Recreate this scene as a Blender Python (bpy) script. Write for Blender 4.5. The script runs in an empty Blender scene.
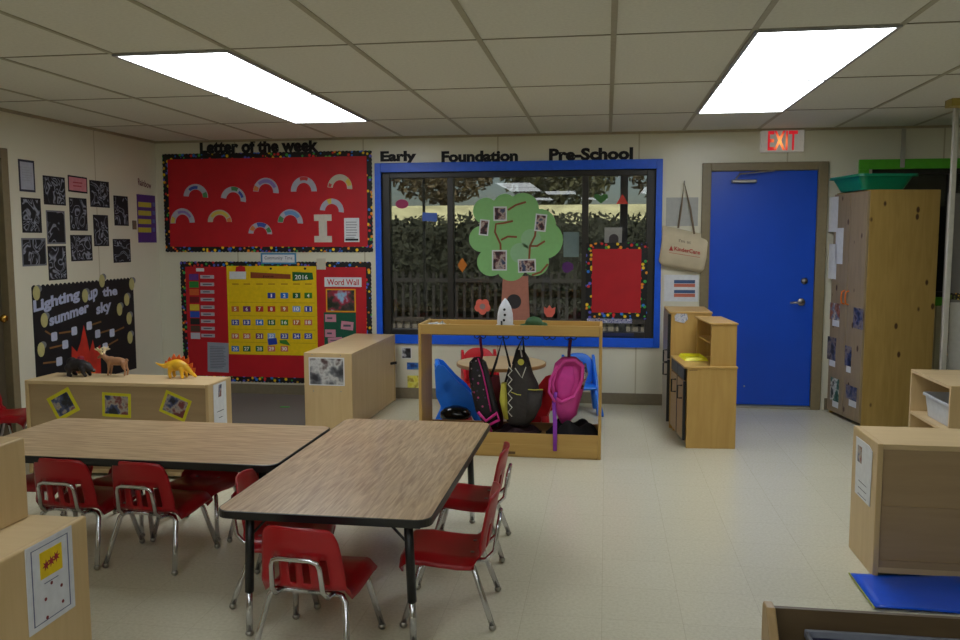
import bpy, math, random
from mathutils import Vector, Matrix
random.seed(7)
C = bpy.context.scene.collection
PI = math.pi
# ------------------------------------------------------------------ camera numbers
F = 837.0; YAW = .1496; PITCH = .096; ROLL = -.0017
CAM = Vector((0, -7.396, 1.451)); H = 2.366; WX = -4.18
_cy, _sy = math.cos(YAW), math.sin(YAW)
FW = Vector((-_sy*math.cos(PITCH), _cy*math.cos(PITCH), -math.sin(PITCH)))
_r = Vector((_cy, _sy, 0)); _u = _r.cross(FW)
RT = _r*math.cos(ROLL) + _u*math.sin(ROLL); UP = _u*math.cos(ROLL) - _r*math.sin(ROLL)
def at(px, py, **k):
    d = FW + RT*((px-480)/F) - UP*((py-320)/F)
    (ax, v), = k.items(); i = 'xyz'.index(ax)
    return CAM + d*((v-CAM[i])/d[i])

# ------------------------------------------------------------------ materials
def lin(c):
    return tuple(((x/255)/12.92 if x/255 <= .04045 else ((x/255+.055)/1.055)**2.4) for x in c) + (1,)
MATS = {}
def nodes(name):
    m = bpy.data.materials.new(name); m.use_nodes = True
    nt = m.node_tree; return m, nt, nt.nodes['Principled BSDF']
def mat(name, c, rough=.5, metal=0, var=.06, scale=30, bump=0, spec=.5, emit=0, coat=0):
    if name in MATS: return MATS[name]
    m, nt, b = nodes(name); col = lin(c)
    b.inputs['Roughness'].default_value = rough; b.inputs['Metallic'].default_value = metal
    b.inputs['Specular IOR Level'].default_value = spec; b.inputs['Coat Weight'].default_value = coat
    tc = nt.nodes.new('ShaderNodeTexCoord'); n = nt.nodes.new('ShaderNodeTexNoise')
    n.inputs['Scale'].default_value = scale; n.inputs['Detail'].default_value = 4
    nt.links.new(tc.outputs['Object'], n.inputs['Vector'])
    r = nt.nodes.new('ShaderNodeValToRGB')
    r.color_ramp.elements[0].position = .3; r.color_ramp.elements[1].position = .7
    r.color_ramp.elements[0].color = tuple(x*(1-var) for x in col[:3])+(1,)
    r.color_ramp.elements[1].color = tuple(min(1, x*(1+var)) for x in col[:3])+(1,)
    nt.links.new(n.outputs['Fac'], r.inputs['Fac']); nt.links.new(r.outputs['Color'], b.inputs['Base Color'])
    if emit:
        nt.links.new(r.outputs['Color'], b.inputs['Emission Color']); b.inputs['Emission Strength'].default_value = emit
    if bump:
        bp = nt.nodes.new('ShaderNodeBump'); bp.inputs['Strength'].default_value = bump; bp.inputs['Distance'].default_value = .002
        nt.links.new(n.outputs['Fac'], bp.inputs['Height']); nt.links.new(bp.outputs['Normal'], b.inputs['Normal'])
    MATS[name] = m; return m
def wood(name, c1, c2, axis='x', scale=1.0, rough=.45, stretch=14, knots=False, contrast=.5, coat=0):
    if name in MATS: return MATS[name]
    m, nt, b = nodes(name); N = nt.nodes.new; L = nt.links.new
    b.inputs['Roughness'].default_value = rough; b.inputs['Coat Weight'].default_value = coat
    tc = N('ShaderNodeTexCoord'); mp = N('ShaderNodeMapping')
    s = [stretch*scale]*3; s['xyz'.index(axis)] = scale
    mp.inputs['Scale'].default_value = s
    L(tc.outputs['Object'], mp.inputs['Vector'])
    n = N('ShaderNodeTexNoise'); n.inputs['Scale'].default_value = 2.2; n.inputs['Detail'].default_value = 6; n.inputs['Distortion'].default_value = .7
    L(mp.outputs['Vector'], n.inputs['Vector'])
    r = N('ShaderNodeValToRGB'); r.color_ramp.elements[0].position = .5-contrast/2; r.color_ramp.elements[1].position = .5+contrast/2
    r.color_ramp.elements[0].color = lin(c2); r.color_ramp.elements[1].color = lin(c1)
    L(n.outputs['Fac'], r.inputs['Fac']); out = r.outputs['Color']
    if knots:
        mk = N('ShaderNodeMapping'); ks = [9]*3; ks['xyz'.index(axis)] = 5; mk.inputs['Scale'].default_value = ks
        L(tc.outputs['Object'], mk.inputs['Vector'])
        v = N('ShaderNodeTexVoronoi'); v.inputs['Scale'].default_value = 1.0; L(mk.outputs['Vector'], v.inputs['Vector'])
        rk = N('ShaderNodeValToRGB'); rk.color_ramp.elements[0].position = .09; rk.color_ramp.elements[1].position = .15
        rk.color_ramp.elements[0].color = (1, 1, 1, 1); rk.color_ramp.elements[1].color = (0, 0, 0, 1)
        L(v.outputs['Distance'], rk.inputs['Fac'])
        mx = N('ShaderNodeMix'); mx.data_type = 'RGBA'; L(rk.outputs['Color'], mx.inputs['Factor']); L(out, mx.inputs['A'])
        mx.inputs['B'].default_value = lin((70, 42, 22)); out = mx.outputs['Result']
    L(out, b.inputs['Base Color']); MATS[name] = m; return m
def starry(name, base, cols, scale=27, r=.34):
    """black border strip printed with small coloured stars and dots"""
    if name in MATS: return MATS[name]
    m, nt, b = nodes(name); N = nt.nodes.new; L = nt.links.new; b.inputs['Roughness'].default_value = .6
    tc = N('ShaderNodeTexCoord'); v = N('ShaderNodeTexVoronoi'); v.inputs['Scale'].default_value = scale
    L(tc.outputs['Object'], v.inputs['Vector'])
    rr = N('ShaderNodeValToRGB'); rr.color_ramp.elements[0].position = r; rr.color_ramp.elements[1].position = r+.06
    rr.color_ramp.elements[0].color = (1, 1, 1, 1); rr.color_ramp.elements[1].color = (0, 0, 0, 1)
    L(v.outputs['Distance'], rr.inputs['Fac'])
    sx = N('ShaderNodeSeparateColor'); L(v.outputs['Color'], sx.inputs['Color'])
    cr = N('ShaderNodeValToRGB'); cr.color_ramp.interpolation = 'CONSTANT'
    els = cr.color_ramp.elements
    for i, c in enumerate(cols):
        e = els[i] if i < 2 else els.new(i/len(cols))
        e.position = i/len(cols); e.color = lin(c)
    L(sx.outputs['Red'], cr.inputs['Fac'])
    mx = N('ShaderNodeMix'); mx.data_type = 'RGBA'; L(rr.outputs['Color'], mx.inputs['Factor'])
    mx.inputs['A'].default_value = lin(base); L(cr.outputs['Color'], mx.inputs['B'])
    L(mx.outputs['Result'], b.inputs['Base Color']); MATS[name] = m; return m
def blotch(name, cols, scale=40, rough=.35):
    """a small photographic print: soft patches of several colours"""
    if name in MATS: return MATS[name]
    m, nt, b = nodes(name); N = nt.nodes.new; L = nt.links.new; b.inputs['Roughness'].default_value = rough
    tc = N('ShaderNodeTexCoord'); n = N('ShaderNodeTexNoise'); n.inputs['Scale'].default_value = scale; n.inputs['Detail'].default_value = 3
    oi = N('ShaderNodeObjectInfo'); ad = N('ShaderNodeVectorMath'); ad.operation = 'ADD'
    L(tc.outputs['Object'], ad.inputs[0]); L(oi.outputs['Location'], ad.inputs[1]); L(ad.outputs['Vector'], n.inputs['Vector'])
    cr = N('ShaderNodeValToRGB'); els = cr.color_ramp.elements
    els[0].position = .36; els[0].color = lin(cols[0]); els[1].position = .64; els[1].color = lin(cols[-1])
    for i, c in enumerate(cols[1:-1]):
        e = els.new(.36+.28*(i+1)/(len(cols)-1)); e.color = lin(c)
    L(n.outputs['Fac'], cr.inputs['Fac']); L(cr.outputs['Color'], b.inputs['Base Color']); MATS[name] = m; return m
def chalk(name, base, line, scale=7):
    """black paper with thin white scribbles"""
    if name in MATS: return MATS[name]
    m, nt, b = nodes(name); N = nt.nodes.new; L = nt.links.new; b.inputs['Roughness'].default_value = .8
    tc = N('ShaderNodeTexCoord'); oi = N('ShaderNodeObjectInfo'); ad = N('ShaderNodeVectorMath'); ad.operation = 'ADD'
    L(tc.outputs['Object'], ad.inputs[0]); L(oi.outputs['Location'], ad.inputs[1])
    n = N('ShaderNodeTexNoise'); n.inputs['Scale'].default_value = scale; n.inputs['Detail'].default_value = 1.0; n.inputs['Distortion'].default_value = 1.2
    L(ad.outputs['Vector'], n.inputs['Vector'])
    cr = N('ShaderNodeValToRGB'); e = cr.color_ramp.elements
    e[0].position = .455; e[0].color = lin(base); e[1].position = .49; e[1].color = lin(line)
    x = e.new(.525); x.color = lin(base)
    y = e.new(.57); y.color = lin(base); y = e.new(.595); y.color = lin(line); y = e.new(.62); y.color = lin(base)
    L(n.outputs['Fac'], cr.inputs['Fac']); L(cr.outputs['Color'], b.inputs['Base Color']); MATS[name] = m; return m
def glass(name, tint, rough=0, refl=1.45):
    m = bpy.data.materials.new(name); m.use_nodes = True; nt = m.node_tree; nt.nodes.clear(); N = nt.nodes.new; L = nt.links.new
    o = N('ShaderNodeOutputMaterial'); t = N('ShaderNodeBsdfTransparent'); t.inputs['Color'].default_value = tint
    g = N('ShaderNodeBsdfGlossy'); g.inputs['Roughness'].default_value = rough
    f = N('ShaderNodeFresnel'); f.inputs['IOR'].default_value = refl; mx = N('ShaderNodeMixShader')
    L(f.outputs['Fac'], mx.inputs['Fac']); L(t.outputs['BSDF'], mx.inputs[1]); L(g.outputs['BSDF'], mx.inputs[2]); L(mx.outputs['Shader'], o.inputs['Surface'])
    return m

def wall_mat(name, seam_axis):
    m, nt, b = nodes(name); N = nt.nodes.new; L = nt.links.new
    b.inputs['Roughness'].default_value = .3
    tc = N('ShaderNodeNewGeometry'); sp = N('ShaderNodeSeparateXYZ'); L(tc.outputs['Position'], sp.inputs['Vector'])
    a = N('ShaderNodeMath'); a.operation = 'ADD'; a.inputs[1].default_value = 20.48; L(sp.outputs[seam_axis], a.inputs[0])
    w = N('ShaderNodeMath'); w.operation = 'MODULO'; w.inputs[1].default_value = 1.22; L(a.outputs[0], w.inputs[0])
    lt = N('ShaderNodeMath'); lt.operation = 'LESS_THAN'; lt.inputs[1].default_value = .012; L(w.outputs[0], lt.inputs[0])
    n = N('ShaderNodeTexNoise'); n.inputs['Scale'].default_value = 3; n.inputs['Detail'].default_value = 5; L(tc.outputs['Position'], n.inputs['Vector'])
    r = N('ShaderNodeValToRGB'); r.color_ramp.elements[0].color = lin((212, 209, 188)); r.color_ramp.elements[1].color = lin((222, 219, 200))
    L(n.outputs['Fac'], r.inputs['Fac'])
    mx = N('ShaderNodeMix'); mx.data_type = 'RGBA'; L(lt.outputs[0], mx.inputs['Factor']); L(r.outputs['Color'], mx.inputs['A']); mx.inputs['B'].default_value = lin((186, 179, 152))
    L(mx.outputs['Result'], b.inputs['Base Color']); return m
def floor_mat():
    m, nt, b = nodes('vinyl_tile'); N = nt.nodes.new; L = nt.links.new
    b.inputs['Roughness'].default_value = .24; b.inputs['Specular IOR Level'].default_value = .55
    tc = N('ShaderNodeNewGeometry')
    v = N('ShaderNodeTexNoise'); v.inputs['Scale'].default_value = 75; v.inputs['Detail'].default_value = 4; v.inputs['Roughness'].default_value = .7
    L(tc.outputs['Position'], v.inputs['Vector'])
    r = N('ShaderNodeValToRGB'); e = r.color_ramp.elements
    e[0].position = .36; e[0].color = lin((202, 198, 175)); e[1].position = .52; e[1].color = lin((211, 207, 185)); x = e.new(.68); x.color = lin((216, 213, 193))
    L(v.outputs['Fac'], r.inputs['Fac'])
    br = N('ShaderNodeTexBrick'); br.offset = 0; br.inputs['Scale'].default_value = 1.0
    br.inputs['Brick Width'].default_value = .305; br.inputs['Row Height'].default_value = .305; br.inputs['Mortar Size'].default_value = .0012
    br.inputs['Color1'].default_value = (1, 1, 1, 1); br.inputs['Color2'].default_value = (.975, .975, .97, 1); br.inputs['Mortar'].default_value = (.82, .8, .76, 1)
    L(tc.outputs['Position'], br.inputs['Vector'])
    mx = N('ShaderNodeMix'); mx.data_type = 'RGBA'; mx.blend_type = 'MULTIPLY'; mx.inputs['Factor'].default_value = 1
    L(r.outputs['Color'], mx.inputs['A']); L(br.outputs['Color'], mx.inputs['B']); L(mx.outputs['Result'], b.inputs['Base Color'])
    n2 = N('ShaderNodeTexNoise'); n2.inputs['Scale'].default_value = 1.5; n2.inputs['Detail'].default_value = 3; L(tc.outputs['Position'], n2.inputs['Vector'])
    rr = N('ShaderNodeMapRange'); rr.inputs['To Min'].default_value = .235; rr.inputs['To Max'].default_value = .25; L(n2.outputs['Fac'], rr.inputs['Value']); L(rr.outputs['Result'], b.inputs['Roughness'])
    return m

# ------------------------------------------------------------------ mesh helpers
class MB:
    def __init__(s): s.v = []; s.f = []
    def add(s, vs, fs):
        o = len(s.v); s.v += [Vector(p) for p in vs]; s.f += [tuple(i+o for i in f) for f in fs]; return s
    def box(s, x0, x1, y0, y1, z0, z1):
        return s.add([(x0,y0,z0),(x1,y0,z0),(x1,y1,z0),(x0,y1,z0),(x0,y0,z1),(x1,y0,z1),(x1,y1,z1),(x0,y1,z1)],
                     [(0,3,2,1),(4,5,6,7),(0,1,5,4),(1,2,6,5),(2,3,7,6),(3,0,4,7)])
    def tube(s, pts, r, n=8, cap=True):
        pts = [Vector(p) for p in pts]; rs = r if isinstance(r, (list, tuple)) else [r]*len(pts)
        rings = []; prev = None
        for i, p in enumerate(pts):
            a = pts[max(0, i-1)]; b = pts[min(len(pts)-1, i+1)]; t = (b-a).normalized()
            if prev is None:
                ref = Vector((0,0,1)) if abs(t.z) < .9 else Vector((1,0,0)); x = t.cross(ref).normalized()
            else:
                x = (prev - t*prev.dot(t)).normalized()
            prev = x; y = t.cross(x)
            rings.append([p + x*(math.cos(2*PI*k/n)*rs[i]) + y*(math.sin(2*PI*k/n)*rs[i]) for k in range(n)])
        vs = [q for g in rings for q in g]
        fs = [(i*n+k, i*n+(k+1) % n, (i+1)*n+(k+1) % n, (i+1)*n+k) for i in range(len(pts)-1) for k in range(n)]
        if cap: fs += [tuple(reversed(range(n))), tuple(range((len(pts)-1)*n, len(pts)*n))]
        return s.add(vs, fs)
    def lathe(s, prof, c, n=24, axis='z'):
        vs = []
        for (r, z) in prof:
            for k in range(n):
                a = 2*PI*k/n; x, y = r*math.cos(a), r*math.sin(a)
                vs.append((c[0]+x, c[1]+y, c[2]+z) if axis == 'z' else ((c[0]+x, c[1]+z, c[2]+y) if axis == 'y' else (c[0]+z, c[1]+x, c[2]+y)))
        m = len(prof)
        fs = [(i*n+k, i*n+(k+1) % n, (i+1)*n+(k+1) % n, (i+1)*n+k) for i in range(m-1) for k in range(n)]
        fs += [tuple(reversed(range(n))), tuple(range((m-1)*n, m*n))]
        return s.add(vs, fs)
    def ell(s, c, r, n=12, m=8):
        prof = []
        vs = []
        for i in range(m+1):
            t = -PI/2 + PI*i/m; rr = max(.02, math.cos(t))
            for k in range(n):
                a = 2*PI*k/n; vs.append((c[0]+r[0]*rr*math.cos(a), c[1]+r[1]*rr*math.sin(a), c[2]+r[2]*math.sin(t)))
        fs = [(i*n+k, i*n+(k+1) % n, (i+1)*n+(k+1) % n, (i+1)*n+k) for i in range(m) for k in range(n)]
        fs += [tuple(reversed(range(n))), tuple(range(m*n, (m+1)*n))]
        return s.add(vs, fs)
    def poly(s, fr, pts, d0, d1):
        """2-D outline on a frame, extruded d0..d1 along its normal"""
        n = len(pts)
        vs = [fr.p(a, b, d0) for a, b in pts] + [fr.p(a, b, d1) for a, b in pts]
        area = sum(pts[i][0]*pts[(i+1) % n][1]-pts[(i+1) % n][0]*pts[i][1] for i in range(n))
        fs = [tuple(reversed(range(n))), tuple(range(n, 2*n))] + [(i, (i+1) % n, n+(i+1) % n, n+i) for i in range(n)]
        if area < 0: fs = [tuple(reversed(f)) for f in fs]
        return s.add(vs, fs)
    def loft(s, secs, n=24, e=2.6):
        """secs: centre, half-vector a, half-vector b"""
        vs = []
        for c, a, b in secs:
            c, a, b = Vector(c), Vector(a), Vector(b)
            for k in range(n):
                t = 2*PI*k/n; ct, st = math.cos(t), math.sin(t)
                vs.append(c + a*(math.copysign(abs(ct)**(2/e), ct)) + b*(math.copysign(abs(st)**(2/e), st)))
        m = len(secs)
        fs = [(i*n+k, i*n+(k+1) % n, (i+1)*n+(k+1) % n, (i+1)*n+k) for i in range(m-1) for k in range(n)]
        fs += [tuple(reversed(range(n))), tuple(range((m-1)*n, m*n))]
        return s.add(vs, fs)
class Frame:
    def __init__(s, o, r, u): s.o, s.r, s.u = Vector(o), Vector(r).normalized(), Vector(u).normalized(); s.n = s.r.cross(s.u)
    def p(s, a, b, d=0): return s.o + s.r*a + s.u*b + s.n*d
    def px(s, x, y):
        d = FW + RT*((x-480)/F) - UP*((y-320)/F); t = (s.o-CAM).dot(s.n)/d.dot(s.n); q = CAM + d*t - s.o
        return (q.dot(s.r), q.dot(s.u))
WM = {}
def link(o): C.objects.link(o); return o
def settag(o, label, cat, group=None, kind=None):
    if label: o['label'] = label
    if cat: o['category'] = cat
    if group: o['group'] = group
    if kind: o['kind'] = kind
    return o
def thing(name, label, cat, loc=(0,0,0), rz=0, group=None):
    o = link(bpy.data.objects.new(name, None)); o.empty_display_size = .1
    o.location = loc; o.rotation_euler = (0, 0, rz); WM[o.name] = Matrix.Translation(loc) @ Matrix.Rotation(rz, 4, 'Z')
    return settag(o, label, cat, group)
def build(name, mb, m, parent=None, local=False, smooth=False, bevel=0, label=None, cat=None, group=None, kind=None, solid=0, sub=0, remesh=0, seg=2):
    me = bpy.data.meshes.new(name); vs = mb.v
    o = bpy.data.objects.new(name, me)
    if parent is not None:
        W = WM[parent.name]
        if not local: inv = W.inverted(); vs = [inv @ v for v in vs]
        WM_o = W
    else:
        xs, ys, zs = [v.x for v in vs], [v.y for v in vs], [v.z for v in vs]
        c = Vector(((min(xs)+max(xs))/2, (min(ys)+max(ys))/2, min(zs))); vs = [v-c for v in vs]; o.location = c
        WM_o = Matrix.Translation(c)
    me.from_pydata([tuple(v) for v in vs], [], mb.f); me.materials.append(m); me.update()
    if smooth:
        for p in me.polygons: p.use_smooth = True
    link(o); WM[o.name] = WM_o
    if parent is not None: o.parent = parent
    if remesh:
        md = o.modifiers.new('r', 'REMESH'); md.mode = 'VOXEL'; md.voxel_size = remesh; md.use_smooth_shade = True
        md = o.modifiers.new('s', 'SMOOTH'); md.iterations = 4; md.factor = .5
    if solid:
        md = o.modifiers.new('t', 'SOLIDIFY'); md.thickness = solid; md.offset = 0
    if bevel:
        md = o.modifiers.new('b', 'BEVEL'); md.width = bevel; md.segments = seg; md.limit_method = 'ANGLE'; md.angle_limit = math.radians(40)
    if sub:
        md = o.modifiers.new('u', 'SUBSURF'); md.levels = sub; md.render_levels = sub
    return settag(o, label, cat, group, kind)
def dup(o, parent=None):
    c = o.copy(); C.objects.link(c)
    if parent is not None: c.parent = parent
    for ch in list(o.children): dup(ch, c)
    return c
def struct(name, mb, m, **k): return build(name, mb, m, kind='structure', **k)
def text_geo(s, size=1, bold=0, align='LEFT'):
    cu = bpy.data.curves.new('t', 'FONT'); cu.body = s; cu.size = size; cu.offset = bold; cu.align_x = align; cu.resolution_u = 3
    o = link(bpy.data.objects.new('t', cu)); bpy.context.view_layer.update()
    dg = bpy.context.evaluated_depsgraph_get(); ev = o.evaluated_get(dg); me = ev.to_mesh()
    vs = [v.co.copy() for v in me.vertices]; fs = [tuple(p.vertices) for p in me.polygons]
    ev.to_mesh_clear(); bpy.data.objects.remove(o); bpy.data.curves.remove(cu)
    return vs, fs
def text_mb(fr, s, a0, b0, width, height, d, bold=.02, slope=0, thick=.0):
    """text fitted into width x height with its lower left at (a0,b0) on the frame"""
    vs, fs = text_geo(s, 1, bold)
    x0 = min(v.x for v in vs); x1 = max(v.x for v in vs); y0 = min(v.y for v in vs); y1 = max(v.y for v in vs)
    mb = MB(); pts = []
    for v in vs:
        a = (v.x-x0)/(x1-x0)*width; b = (v.y-y0)/(y1-y0)*height + a*slope
        pts.append((a0+a, b0+b))
    mb.add([fr.p(a, b, d) for a, b in pts], fs)
    if thick:
        mb.add([fr.p(a, b, d-thick) for a, b in pts], [tuple(reversed(f)) for f in fs])
        ed = {}
        for f in fs:
            for i in range(len(f)):
                e = (f[i], f[(i+1) % len(f)]); ed[e] = 1
        n = len(pts)
        mb.f += [(e[0], e[0]+n, e[1]+n, e[1]) for e in ed if (e[1], e[0]) not in ed]
    return mb
BK = Frame((0, 0, 0), (1, 0, 0), (0, 0, 1)); LW = Frame((WX, 0, 0), (0, 1, 0), (0, 0, 1))
def rect_px(fr, x0, y0, x1, y1):
    ym, xm = (y0+y1)/2, (x0+x1)/2
    a0 = fr.px(x0, ym)[0]; a1 = fr.px(x1, ym)[0]; b1 = fr.px(xm, y0)[1]; b0 = fr.px(xm, y1)[1]
    return a0, b0, a1, b1
def sheet(name, fr, box, m, d0=.002, t=.002, rot=0, inset=0, **k):
    """thin paper rectangle given by pixel box; rot in degrees"""
    a0, b0, a1, b1 = rect_px(fr, *box) if len(box) == 4 and not isinstance(box, dict) else box['r']
    a0 += inset; b0 += inset; a1 -= inset; b1 -= inset
    ca, cb = (a0+a1)/2, (b0+b1)/2; c, s = math.cos(math.radians(rot)), math.sin(math.radians(rot))
    pts = [(ca+(a-ca)*c-(b-cb)*s, cb+(a-ca)*s+(b-cb)*c) for a, b in ((a0,b0),(a1,b0),(a1,b1),(a0,b1))]
    return build(name, MB().poly(fr, pts, d0, d0+t), m, **k)
def lines_mb(fr, box, n, d, rot=0, thick=.35, margin=.12, seed=1):
    a0, b0, a1, b1 = rect_px(fr, *box); rnd = random.Random(seed); mb = MB(); w, h = a1-a0, b1-b0
    for i in range(n):
        y = b1-h*(margin+(1-2*margin)*(i+.5)/n); hh = h*(1-2*margin)/n*thick/2
        xa = a0+w*margin; xb = a0+w*(1-margin*(1+rnd.random()*1.8))
        mb.poly(fr, [(xa, y-hh), (xb, y-hh), (xb, y+hh), (xa, y+hh)], d, d+.0006)
    return mb

# ------------------------------------------------------------------ palette
PAPER = mat('paper_white', (218, 221, 226), .6); INK = mat('print_ink', (80, 84, 95), .7); BLACK = mat('black_card', (20, 20, 24), .7, var=.1)
RED = mat('red_board_paper', (186, 14, 30), .6, var=.08, scale=6); YEL = mat('yellow_vinyl', (232, 196, 8), .45)
BORDER = starry('star_border', (12, 12, 16), [(240,200,20), (40,120,220), (220,40,40), (60,170,70), (90,90,200), (240,150,30)])
MAPLE = wood('maple_laminate', (214, 190, 148), (200, 174, 130), 'x', 1.2, .42, 10, contrast=.6)
MAPLEZ = wood('maple_laminate_upright', (208, 182, 136), (194, 166, 120), 'z', 1.2, .42, 10, contrast=.6)
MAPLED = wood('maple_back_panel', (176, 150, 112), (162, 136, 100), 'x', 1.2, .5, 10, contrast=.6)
BIRCH = wood('honey_birch', (198, 162, 94), (182, 144, 76), 'x', 1.2, .4, 9, contrast=.6)
BIRCHZ = wood('honey_birch_upright', (198, 162, 94), (182, 144, 76), 'z', 1.2, .4, 9, contrast=.6)
PINE = wood('knotty_pine', (178, 148, 84), (158, 128, 66), 'z', 1.5, .45, 10, knots=True, contrast=.55)
PINEL = wood('weathered_pine_door', (156, 138, 110), (138, 120, 94), 'z', 1.5, .55, 10, knots=True, contrast=.55)
OAK = wood('oak_laminate', (202, 176, 138), (156, 126, 92), 'x', 2.6, .36, 13, contrast=.34, coat=.15)
OAKY = wood('oak_laminate_lengthwise', (202, 176, 138), (156, 126, 92), 'y', 2.6, .36, 13, contrast=.34, coat=.15)
CHROME = mat('chrome', (200, 200, 205), .16, 1, .02); STEEL = mat('brushed_steel', (160, 158, 150), .35, 1)
REDP = mat('red_plastic', (160, 8, 22), .34, var=.04, scale=8, spec=.5); BLUEP = mat('blue_plastic', (28, 118, 232), .38, var=.04)
BLKM = mat('black_metal', (18, 18, 20), .4); DOORB = mat('blue_door_paint', (6, 74, 200), .34, var=.05, scale=3); TRIMB = mat('blue_trim_paint', (8, 92, 230), .38)
FRAMEM = mat('bronze_window_frame', (40, 37, 32), .4); TAUPE = mat('taupe_frame_paint', (128, 116, 88), .45)

# ------------------------------------------------------------------ room shell
XR = 5.2; YB = -13.6; T = .12
wmx = wall_mat('wall_paint_x', 'X'); wmy = wall_mat('wall_paint_y', 'Y')
struct('floor', MB().box(WX-T, XR+T, YB-T, .25, -.1, 0), floor_mat())
CEIL = mat('ceiling_tile', (216, 216, 206), .9, var=.05, scale=60, bump=.3)
struct('ceiling', MB().box(WX-T, XR+T, YB-T, .25, H, H+.05), CEIL)
# window opening
wx0, _ = BK.px(379, 250); wx1, _ = BK.px(658.5, 250); wz1 = 2.085; wz0 = .535
dx0, dx1, dz1 = .858, 1.742, 2.03     # blue door opening
gx0, gz0, gz1 = 2.16, .95, 2.05     # second window opening at the right
mb = MB()
mb.box(WX-T, wx0, 0, .12, 0, H).box(wx0, wx1, 0, .12, 0, wz0).box(wx0, wx1, 0, .12, wz1, H).box(wx1, dx0, 0, .12, 0, H)
mb.box(dx0, dx1, 0, .12, dz1, H).box(dx1, gx0, 0, .12, 0, H).box(gx0, XR, 0, .12, gz1, H).box(gx0, XR, 0, .12, 0, gz0)
struct('wall_back', mb, wmx)
ldy0, ldy1 = -2.98, -2.06
mb = MB().box(WX-T, WX, ldy1, 0, 0, H).box(WX-T, WX, ldy0, ldy1, 2.03, H).box(WX-T, WX, YB, ldy0, 0, H)
struct('wall_left', mb, wmy)
struct('wall_right', MB().box(XR, XR+T, YB, 0, 0, H), wmy)
struct('wall_front', MB().box(WX-T, XR+T, YB-T, YB, 0, H), wmx)
bm_ = mat('vinyl_cove_base', (124, 114, 92), .5)
struct('baseboard_back', MB().box(WX, .79, -.012, 0, 0, .1).box(1.85, XR, -.012, 0, 0, .1), bm_, bevel=.004)
struct('baseboard_left', MB().box(WX, WX+.012, -1.99, -.012, 0, .1), bm_, bevel=.004)
# ceiling grid bars
GRID = mat('ceiling_grid_metal', (164, 160, 138), .5); gx = [.02+.61*i for i in range(-6, 9)]; gy = [-1.048-1.22*j for j in range(0, 11)]
mb = MB()
for x in gx: mb.box(x-.013, x+.013, YB, 0, H-.004, H-.0005)
struct('trim_1', mb, GRID)
mb = MB()
for y in gy: mb.box(WX, XR, y-.006, y+.006, H-.0035, H-.0004)
struct('trim_2', mb, mat('ceiling_cross_bar', (146, 142, 124), .6))
struct('trim_3', MB().box(WX, XR, -.02, 0, H-.02, H).box(WX, WX+.02, YB, -.02, H-.02, H), mat('ceiling_angle', (166, 156, 132), .6))
# window trim + frame + glass
o0 = (-2.067, 2.132, .467, .485)
mb = MB()
mb.box(-2.067, wx0+.03, -.022, 0, .508, 2.132).box(wx1-.03, .467, -.022, 0, .508, 2.132)
mb.box(wx0+.03, wx1-.03, -.022, 0, 2.05, 2.132).box(wx0+.03, wx1-.03, -.022, 0, .508, .59)
struct('trim_4', mb, TRIMB, bevel=.003)
mb = MB(); fx0, fx1 = wx0, wx1
ix0 = BK.px(389.5, 250)[0]; ix1 = BK.px(646, 250)[0]; m1a, m1b = BK.px(447, 250)[0], BK.px(453, 250)[0]; m2a, m2b = BK.px(581.5, 250)[0], BK.px(588, 250)[0]
fz0, fz1 = .535, 2.085; iz0, iz1 = .635, 2.0
mb.box(fx0, ix0, .03, .10, fz0, fz1).box(ix1, fx1, .03, .10, fz0, fz1).box(ix0, ix1, .03, .10, iz1, fz1).box(ix0, ix1, .03, .10, fz0, iz0)
mb.box(m1a, m1b, .02, .10, iz0, iz1).box(m2a, m2b, .02, .10, iz0, iz1)
struct('window_1', mb, FRAMEM, bevel=.004)
GL = glass('window_glass', (.66, .68, .68, 1), 0, 1.62)
win = bpy.data.objects['window_1']
for a, b in ((ix0, m1a), (m1b, m2a), (m2b, ix1)):
    build('pane', MB().box(a, b, .082, .086, iz0, iz1), GL, win)
lx = BK.px(422, 250)[0]
build('glazing_bar', MB().box(lx-.012, lx+.012, .088, .10, iz0, iz1), mat('grey_bar', (92, 92, 92), .5), win)
# second window at the right, green trim
mb = MB().box(2.05, XR, -.022, 0, 2.02, 2.10).box(2.05, 2.13, -.022, 0, .9, 2.02).box(2.13, XR, -.022, 0, .9, .97)
struct('trim_5', mb, mat('green_trim_paint', (84, 178, 40), .45), bevel=.003)
mb = MB().box(gx0, XR, .03, .1, gz0, gz0+.06).box(gx0, XR, .03, .1, gz1-.07, gz1)
for x in (gx0, gx0+.62, gx0+1.25, gx0+1.9): mb.box(x, x+.06, .03, .1, gz0+.06, gz1-.07)
w2 = struct('window_2', mb, FRAMEM, bevel=.004)
build('pane', MB().box(gx0+.03, XR, .082, .086, gz0+.05, gz1-.06), GL, w2)
# blue door
mb = MB().box(dx0-.062, dx0+.012, -.03, .1, 0, dz1+.06).box(dx1-.008, dx1+.072, -.03, .1, 0, dz1+.06).box(dx0+.012, dx1-.008, -.03, .1, dz1-.008, dz1+.06)
struct('trim_6', mb, TAUPE, bevel=.004)
door = struct('door_1', MB().box(dx0+.014, dx1-.01, -.004, .04, .028, dz1-.01), DOORB, bevel=.003)
struct('trim_8', MB().box(dx0+.014, dx1-.01, -.03, .05, 0, .018), mat('threshold_metal', (150, 146, 134), .4), bevel=.003)
kx = BK.px(801, 302)
mb = MB().lathe([(.03, 0), (.032, -.008), (.028, -.012)], (kx[0], -.004, kx[1]), 20, 'y')
mb.tube([(kx[0], -.014, kx[1]), (kx[0], -.05, kx[1]), (kx[0]-.02, -.06, kx[1]), (kx[0]-.1, -.062, kx[1]-.004)], [.011, .011, .01, .008], 10)
build('lever_handle', mb, STEEL, door, smooth=True)
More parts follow.
